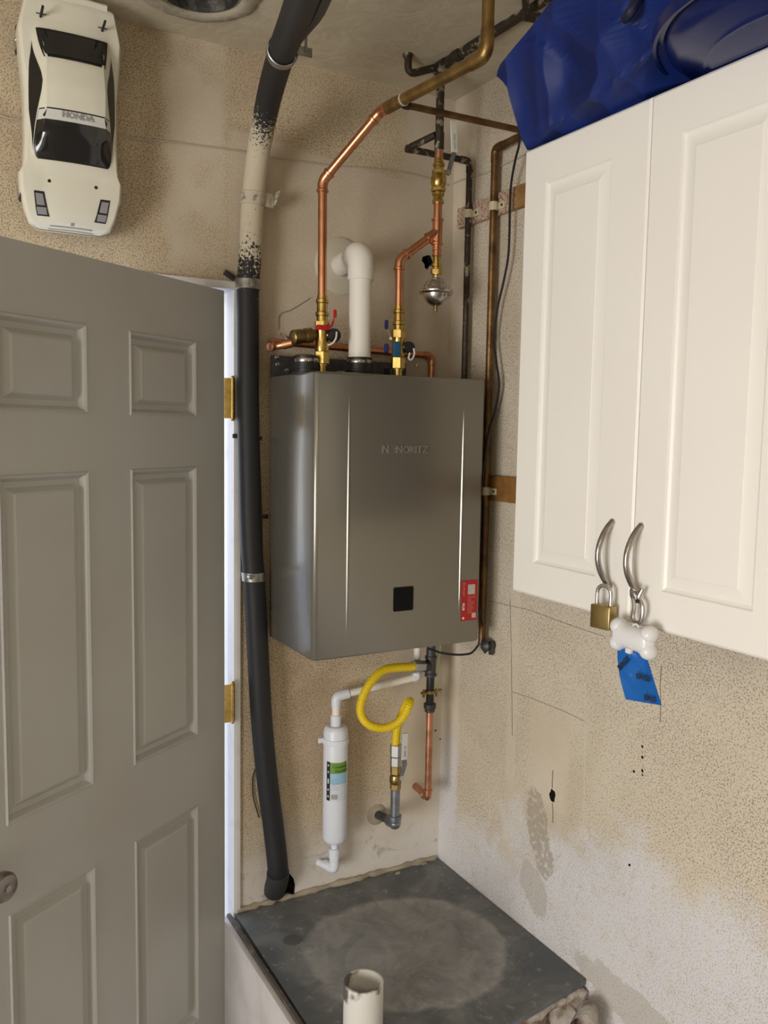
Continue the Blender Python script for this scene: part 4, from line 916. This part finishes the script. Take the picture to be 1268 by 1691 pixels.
# padlock on the left handle
hA=-1.058; hxp=CX-.012; hzp=1.496
pb=at(996,1018,'x',CX-.022)
lock=thing('padlock','brass padlock with steel shackle hung through the left cabinet handle','padlock',(pb.x,pb.y,pb.z-.021))
rotz=Matrix.Rotation(math.radians(-80),3,'Z')
ux=rotz@V((1,0,0)); uy=rotz@V((0,1,0))
m=Mb(); m.box(pb,(.040,.021,.041),rotz,.0022); obj('lock_body',m,M_lock,lock)
m=Mb(); zt=pb.z+.019; P=[pb+ux*-.014+V((0,0,.018)),pb+ux*-.014+V((0,0,.040))]
for k in range(9):
    a=PI-PI*k/8; P.append(pb+ux*.014*math.cos(a)+V((0,0,.040+.014*math.sin(a))))
P+=[pb+ux*.014+V((0,0,.018))]
m.tube(P,.0035,12); obj('shackle',m,M_steel,lock)
# carabiner, bone dispenser, bag
ca=thing('snap_clip','dull metal snap clip hanging on the right cabinet handle','clip',at(1052,1010,'x',CX-.022))
m=Mb(); X_=CX-.020
P=[at(x,y,'x',X_) for x,y in ((1058,975),(1049,985),(1044,1000),(1047,1024),(1054,1026),(1060,1018),(1060,998),(1056,988),(1050,986))]
m.tube(crv([at(1050,975,'x',X_-.004),at(1044,972,'x',X_-.006),at(1043,982,'x',X_-.003),at(1046,990,'x',X_),at(1047,1003,'x',X_),at(1045,1018,'x',X_),at(1049,1027,'x',X_),at(1057,1027,'x',X_),at(1061,1012,'x',X_),at(1060,998,'x',X_),at(1054,988,'x',X_),at(1058,978,'x',X_+.002),at(1061,972,'x',X_+.003)],5),.0034,10); obj('frame',m,M_chrome,ca)
m=Mb(); m.box(at(1053,993,'x',X_-.003),(.004,.008,.006),None,.001); obj('gate_pin',m,M_rub,ca)
bc=at(1047,1054,'x',CX-.026)
bone=thing('bag_dispenser','white bone shaped bag dispenser hanging below the right cabinet handle','dispenser',bc)
m=Mb()
by=V((0,-1,0)); bz=V((0,0,1))
e_=lambda y,z,xx=0: bc+V((xx,-y,z))
# one smooth body grown over a bone-shaped profile
def bone_r(t):
    a=abs(t)
    return .0165 if a<.45 else .0165+.0025*math.sin((a-.45)/.55*PI/2)
rings=[]; Nn=22; n=28
for k in range(Nn+1):
    t=-1+2*k/Nn; a=abs(t); env=max(1e-3,math.sqrt(max(0,1-(max(0,a-.70)/.30)**2)))
    y=t*.043; hz_=(.0205+.0065*max(0,min(1,(a-.35)/.35)))*env; hx_=.0175*env
    notch=.15*max(0,min(1,(a-.3)/.4))
    rings.append([bc+V((math.cos(2*PI*j/n)*hx_*(1-notch*(1-abs(math.sin(2*PI*j/n))**.5)*.5), -y, math.sin(2*PI*j/n)*hz_)) for j in range(n)])
m.ring_loft(rings)
for sy in (-1,1):
    for sz in (-1,1):
        m.sphere(bc+V((-.001,-sy*.0335,sz*.0135)),.0145,(1.1,1,1),18,12)
obj('shell',m,M_bone,bone,60)
m=Mb(); m.box(e_(.002,-.019,-.012),(.008,.012,.009),None,.002); m.tube(crv([e_(-.003,.014),e_(-.003,.021),e_(.003,.024),e_(.008,.021),e_(.007,.014)],4),.0018,8); objs('spout',m,M_bone,bone)
bag=thing('plastic_bag','blue printed plastic bag end pulled out of the bone dispenser','bag',at(1055,1160,'x',CX-.024))
m=Mb(); XB=CX-.027
TL,TR,BR,BL=(1019,1066),(1066,1080),(1092,1165),(1033,1155)
N=12; vs=[]
for i in range(N+1):
    for j in range(N+1):
        u=i/N; t=j/N
        px=(TL[0]*(1-u)+TR[0]*u)*(1-t)+(BL[0]*(1-u)+BR[0]*u)*t+ (-4*math.sin(PI*t)*(1-u)) ; py=(TL[1]*(1-u)+TR[1]*u)*(1-t)+(BL[1]*(1-u)+BR[1]*u)*t
        vs.append(at(px,py,'x',XB-.003*math.sin(5*u+3*t)-.003*noise.noise(V((u*4,t*5,2)))))
vs2=[v+V((.0008,0,0)) for v in vs]; K=N+1; fs=[]
for i in range(N):
    for j in range(N):
        a=i*K+j; fs.append((a,a+K,a+K+1,a+1)); b_=K*K; fs.append((b_+a,b_+a+1,b_+a+K+1,b_+a+K))
for i in range(N):
    for (a,b) in ((i*K,(i+1)*K),(i*K+N,(i+1)*K+N),(i,i+1),(N*K+i,N*K+i+1)): fs.append((a,b,K*K+b,K*K+a))
m.add(vs+vs2,fs); obj('film',m,M_bag,bag,60)
def bt(s,px,py,px2,py2,size):
    a=at(px,py,'x',XB-.0062); b=at(px2,py2,'x',XB-.0062); d=(b-a).normalized(); u=V((-1,0,0)).cross(d); u=V((0,-d.z,d.y)) if True else u
    if u.z<0: u=-u
    text(s,size,a,d,u,M_blk,bag,ext=.0001,bold=.0004)
bt('BAGS',1023,1108,1045,1084,.013); bt('BAGS',1050,1120,1080,1128,.012); bt('BAG',1063,1155,1090,1163,.012)

# ------------------------------------------------------------------ blue tarp on the cabinet
m=Mb(); NU,NV=26,22; vs=[]
left=[(870,247),(862,232),(852,200),(842,165),(836,140),(818,124),(826,106),(850,76),(876,46),(900,14),(925,-14),(950,-40),(985,-70)]
def Ls(t):
    s=t*(len(left)-1); i=min(int(s),len(left)-2); f=s-i; return V((left[i][0]*(1-f)+left[i+1][0]*f, left[i][1]*(1-f)+left[i+1][1]*f))
ztop=HC-.02
for i in range(NV+1):
    t=i/NV; L_=Ls(t); 
    for j in range(NU+1):
        u=j/NU
        R_=V((1060,162)).lerp(V((1072,90)),t*4) if t<.25 else V((1076,90)).lerp(V((1250,-130)),(t-.25)/.75); p=L_.lerp(R_,u)
        # ridge from the lower left to the upper middle, folds elsewhere
        dlin=abs((p.x-890)*.75-(225-p.y))/160.0
        bul=.034*math.exp(-dlin*6)+.045*abs(noise.noise(V((p.x*.007+p.y*.004,p.y*.010,1))))
        if t<.02: bul=0
        x_=CX+.006-bul*min(1,t*6)-.045*math.sin(min(1,t*1.6)*PI/2)
        q=at(p.x,p.y,'x',x_); q.z=max(q.z,CZ1+.0015) if t<.05 else q.z; q.z=min(q.z,HC-.004); vs.append(q)
K=NU+1
fs=[(i*K+j,i*K+j+1,(i+1)*K+j+1,(i+1)*K+j) for i in range(NV) for j in range(NU)]
back=[]
for v in vs: back.append(V((-.03-.10*max(0,(v.z-2.3)), v.y+(.01 if v.y>-.9 else 0), v.z)))
o_=len(vs); fs+=[(o_+i*K+j,o_+(i+1)*K+j,o_+(i+1)*K+j+1,o_+i*K+j+1) for i in range(NV) for j in range(NU)]
bd=[i*K for i in range(NV)]+[NV*K+j for j in range(NU)]+[i*K+NU for i in range(NV,0,-1)]+[j for j in range(NU,0,-1)]
for a,b in zip(bd,bd[1:]+bd[:1]): fs.append((a,b,o_+b,o_+a))
m.add(vs+back,fs); o=obj('tarp_bundle',m,M_tarp,None,70); tag(o,'crumpled blue tarpaulin bundle stuffed on top of the cabinet end','tarp')
# blue tub
tcn=V((-.252,-1.345,CZ1+.002)); m=Mb()
tb=thing('plastic_basin','glossy dark blue round plastic basin on the cabinet beside the tarp','basin',tcn)
m.lathe(tcn,(0,0,1),[(0,.0001),(.0,.158),(.003,.164),(.0035,.170),(.008,.176),(.018,.205),(.030,.222),(.040,.228),(.041,.234),(.034,.236),(.030,.238),(.029,.243),(.046,.245),(.049,.241),(.047,.226),(.030,.214),(.018,.196),(.010,.170),(.006,.0001)],96,(False,False)); obj('bowl',m,M_tub,tb,30)
# dark bundle strap behind
m=Mb(); a=at(1035,28,'x',-.37); m.tube(crv([at(1040,-30,'x',-.40),at(1050,0,'x',-.42),at(1040,22,'x',-.43),at(1033,30,'x',-.42)],5),[.008]*16,10); o=obj('tarp_strap',m,mat('navy webbing',(.003,.005,.03),.6)); tag(o,'dark navy webbing loop on the tarpaulin bundle','strap')

# ------------------------------------------------------------------ model car hung on the back wall
def cz_(px,py,h): return at(px,py,'y',-h)
base=.022
cxl=[]  # stations: (z, centre x, half width, shoulder h, cabin base half, cabin top half, roof h)
CXc=-1.067
znose=cz_(112,383,.05).z; ztail=cz_(125,10,.08).z
Lc=ztail-znose
car=thing('model_car','white model racing coupe hung nose down on the wall above the door','model car',(CXc,-.02,znose))
print('car',znose,ztail)
zW0=cz_(115,268,.110).z; zW1=cz_(118,182,.155).z; zR1=cz_(120,104,.158).z; zR0=cz_(125,56,.118).z
st=[ # z, half width, side low h, shoulder h, cabin base half, roof half, roof h
 (znose,        .070,.032,.050,.052,.040,.056),
 (znose+.010,   .088,.026,.062,.066,.050,.069),
 (znose+.035,   .098,.022,.074,.074,.055,.080),
 (znose+.075,   .108,.022,.086,.080,.060,.089),
 (znose+.110,   .110,.022,.092,.080,.060,.096),
 (zW0-.012,     .102,.022,.096,.080,.062,.103),
 (zW0+.004,     .100,.022,.098,.082,.064,.107),
 ((zW0+zW1)/2,  .098,.022,.100,.084,.064,.134),
 (zW1,          .098,.022,.102,.089,.060,.153),
 ((zW1+zR1)/2,  .098,.022,.104,.089,.060,.160),
 (zR1,          .102,.022,.106,.088,.058,.155),
 ((zR1+zR0)/2,  .106,.022,.108,.082,.062,.138),
 (zR0,          .108,.022,.110,.080,.064,.119),
 (zR0+.020,     .104,.022,.110,.078,.066,.116),
 (ztail-.012,   .094,.024,.112,.074,.064,.117),
 (ztail,        .078,.034,.104,.064,.054,.108)]
def sec(s_):
    i=max(0,min(int(s_),len(st)-2)); f=s_-i
    p0=st[max(0,i-1)];p1=st[i];p2=st[i+1];p3=st[min(len(st)-1,i+2)]
    out=[]
    for a,b,c,d in zip(p0,p1,p2,p3): out.append(b+(c-b)*f if True else 0)
    return out
def ringp(s_):
    z,w_,lo,sh,cb_,rf,rh=sec(s_)
    half=[(w_*.93,base),(w_*.98,lo+.012),(w_,(lo+sh)/2+.004),(w_*.985,sh-.010),(w_*.93,sh),(cb_,sh+(.002 if rh>sh+.012 else .0015)),(rf,rh-.004 if rh>sh+.012 else max(rh-.003,sh+.001)),(rf*.6,rh),(0,rh+.0015)]
    return z,half
def surf(s_,j,off=0):
    z,h=ringp(s_); sg=1 if j>=0 else -1; j=abs(j); i=min(int(j),7); f=j-i
    v=h[8-i][0]*(1-f)+h[7-i][0]*f; hh_=h[8-i][1]*(1-f)+h[7-i][1]*f
    return V((CXc+sg*v, -hh_, z))
NS=60; m=Mb(); rings=[]
for k in range(NS+1):
    s_=(len(st)-1)*k/NS; rings.append([surf(s_,8-16*q/32) for q in range(33)])
m.ring_loft(rings,(True,True),closed=True); body=obj('body_shell',m,M_carw,car,40)
def glass(s0,s1,j0f,j1f,off,mt,name,parent,ns=8,nj=10):
    vs=[]
    for a in range(ns+1):
        s_=s0+(s1-s0)*a/ns
        for b in range(nj+1):
            t=b/nj; j0=j0f(a/ns); j1=j1f(a/ns); j=j0+(j1-j0)*t
            p=surf(s_,j); e=1e-2
            n_=(surf(s_+e,j)-surf(s_-e,j)).cross(surf(s_,j+e)-surf(s_,j-e)); n_=n_.normalized() if n_.length>0 else V((0,-1,0))
            if n_.y>0 or (abs(n_.y)<.2 and n_.x*(p.x-CXc)<0): n_=-n_
            vs.append(p+n_*off)
    K=nj+1; m=Mb(); m.add(vs,[(a*K+b,a*K+b+1,(a+1)*K+b+1,(a+1)*K+b) for a in range(ns) for b in range(nj)]); return obj(name,m,mt,parent,40)
ws=glass(5.75,8.0,lambda t:-(2.55+.35*math.sin(min(1,t*3)*PI/2)) if t<.34 else -(2.9-.75*(t-.34)),lambda t:(2.55+.35*math.sin(min(1,t*3)*PI/2)) if t<.34 else (2.9-.75*(t-.34)),.0012,M_glassb,'windshield',car)
glass(5.95,7.55,lambda t:-(2.45+.30*math.sin(min(1,t*3)*PI/2))+.3*t,lambda t:(2.45+.30*math.sin(min(1,t*3)*PI/2))-.3*t,.0020,M_glass,'glass',ws)
bn=glass(7.55,7.95,lambda t:-2.50+.12*t,lambda t:2.50-.12*t,.0020,mat('banner grey white',(.66,.66,.62),.4),'banner',ws)
bp_=surf(7.68,0); tn=(surf(7.9,0)-surf(7.6,0)).normalized()
text('HONDA',.0165,bp_+V((-.030,-.003,0)),(1,0,0),tn,M_grey,bn,ext=.0003,bold=.0005,sx=1.05)
rw=glass(10.15,11.9,lambda t:-2.1-.5*t,lambda t:2.1+.5*t,.0012,M_glassb,'rear_window',car)
glass(10.3,11.75,lambda t:-2.0-.4*t,lambda t:2.0+.4*t,.0020,M_glass,'glass',rw)
for sg in (-1,1):
    sw=glass(6.3,11.2,lambda t:sg*3.02,lambda t:sg*(3.05-.98*min(1,t*1.6)*min(1,(1.001-t)*2.2)),.0012,M_glassb,'side_window',car,14,5)
    # head lamp
    c_=surf(2.3,sg*2.9); z0,z1=surf(1.3,0).z,surf(3.0,0).z
    hl=glass(1.55,2.95,lambda t:sg*(1.75+.25*t),lambda t:sg*(3.15-.1*t),.0012,M_blk,'head_lamp',car,5,5)
    glass(1.68,2.15,lambda t:sg*1.95,lambda t:sg*3.0,.0020,M_lamp,'lamp_lens',hl,3,4)
    glass(2.25,2.83,lambda t:sg*(2.08+.1*t),lambda t:sg*2.95,.0020,M_lamp,'lamp_lens',hl,3,4)
    for (zz_,hh2) in ((znose+.085,.045),(zR0-.01,.045)):
        m=Mb(); m.lathe((CXc+sg*.0795,-hh2,zz_),(sg,0,0),[(0,.020),(.0,.0300),(.004,.032),(.022,.032),(.026,.029),(.0265,.022),(.024,.018),(.024,.004),(.026,.001)],24); wh=obj('wheel',m,M_tyre,car)
        m=Mb(); m.lathe((CXc+sg*.1040,-hh2,zz_),(sg,0,0),[(0,.019),(.002,.021),(.003,.019),(.001,.006),(.003,.005),(.0035,.001)],20); obj('rim',m,M_steel,wh)
    # body posts at the tail and on the bonnet
    q_=surf(13.1,sg*1.9); m=Mb(); m.cyl(q_+V((0,.004,-.004)),q_+V((0,-.034,.004)),.0028,8); m.box(q_+V((0,-.006,0)),(.020,.001,.002)); obj('body_post',m,M_blk,car)
    q_=surf(14.35,sg*2.6); m=Mb(); m.lathe(q_+V((0,.001,0)),(0,-1,.1),[(0,.0055),(.003,.005),(.004,.002)],12); obj('wing_screw',m,M_grey,car)
    q_=surf(3.6,sg*1.55); m=Mb(); m.lathe(q_+V((0,.001,0)),(0,-1,0),[(0,.0038),(.0018,.0036)],10); obj('body_hole_plug',m,M_blk,car)
# bonnet opening line, grille
m=glass(.62,.80,lambda t:-1.9,lambda t:1.9,.0012,M_grey,'grille',car,2,10)
m=glass(.10,.22,lambda t:-2.6,lambda t:2.6,.0012,M_grey,'air_intake',car,2,10)
text('H',.009,surf(.95,0)+V((-.003,-.002,0)),(1,0,0),(0,-.5,1),M_grey,car,ext=.0005,bold=.0003)
# rear lip spoiler
m=Mb(); rings=[]
for k in range(17):
    t=-1+2*k/16; p=surf(14.45,t*3.4); rings.append([p+V((0,.004,-.010)),p+V((0,-.003,-.006)),p+V((0,-.0095,.004)),p+V((0,-.007,.008)),p+V((0,.004,.006))])
m.ring_loft(rings); obj('rear_spoiler',m,M_carw,car)
m=Mb(); m.bx((CXc-.02,-.025,znose+.15),(CXc+.02,0,znose+.32)); obj('wall_hanger',m,M_gdark,car)

# ------------------------------------------------------------------ wall joints and added fill light
def seam(pts,ax,label,r=.0009,mt=None):
    m=Mb(); m.tube([at(x,y,ax,-.0002) for x,y in pts],r,5); o=obj('plaster_crack',m,mt or mat('crack',(.20,.15,.10),.9)); tag(o,label,'crack'); return o
crk=mat('dark crack line',(.16,.12,.09),.95)  # dark brown for the thin lines on the wall
seam([(842,990),(844,1060),(845,1140),(846,1215)],'x','thin dark vertical crack in the right wall just below the cabinet corner',.0008,crk)
seam([(808,992),(845,1001),(870,1006),(935,1030),(1000,1052)],'x','thin dark level joint in the right wall just under the cabinet',.0006,crk)
seam([(845,1142),(880,1154),(930,1174),(968,1192)],'x','thin dark level joint in the right wall left of the blue bag',.0006,crk)
seam([(1092,1100),(1090,1130),(1091,1165),(1090,1192)],'x','short rusty vertical scratch in the right wall beside the blue bag',.0009,crk)
seam([(913,1272),(912,1290),(912,1302)],'x','fine dark vertical split in the right wall just above the ragged hole',.0012,crk)
seam([(912,1326),(913,1340),(913,1358)],'x','fine dark vertical split in the right wall just below the ragged hole',.0012,crk)
seam([(967,1120),(966,1200),(965,1300),(963,1395)],'x','pale vertical plaster joint in the right wall right of the round hole',.0016,mat('pale joint',(.64,.58,.47),.9))
lm=thing('warm_fill_fixture','unseen long tube light added on the ceiling for warm fill','lamp',(-2.6,-3.6,HC-.05))  # fixture added out of view to go with the warm fill
m=Mb(); m.bx((-3.22,-3.77,HC-.05),(-1.98,-3.43,HC),.003); obj('housing',m,M_trimw,lm)
for dy in (-.08,.08):
    m=Mb(); m.cyl((-3.18,-3.6+dy,HC-.064),(-2.02,-3.6+dy,HC-.064),.013,12); obj('tube',m,M_filltube,lm)
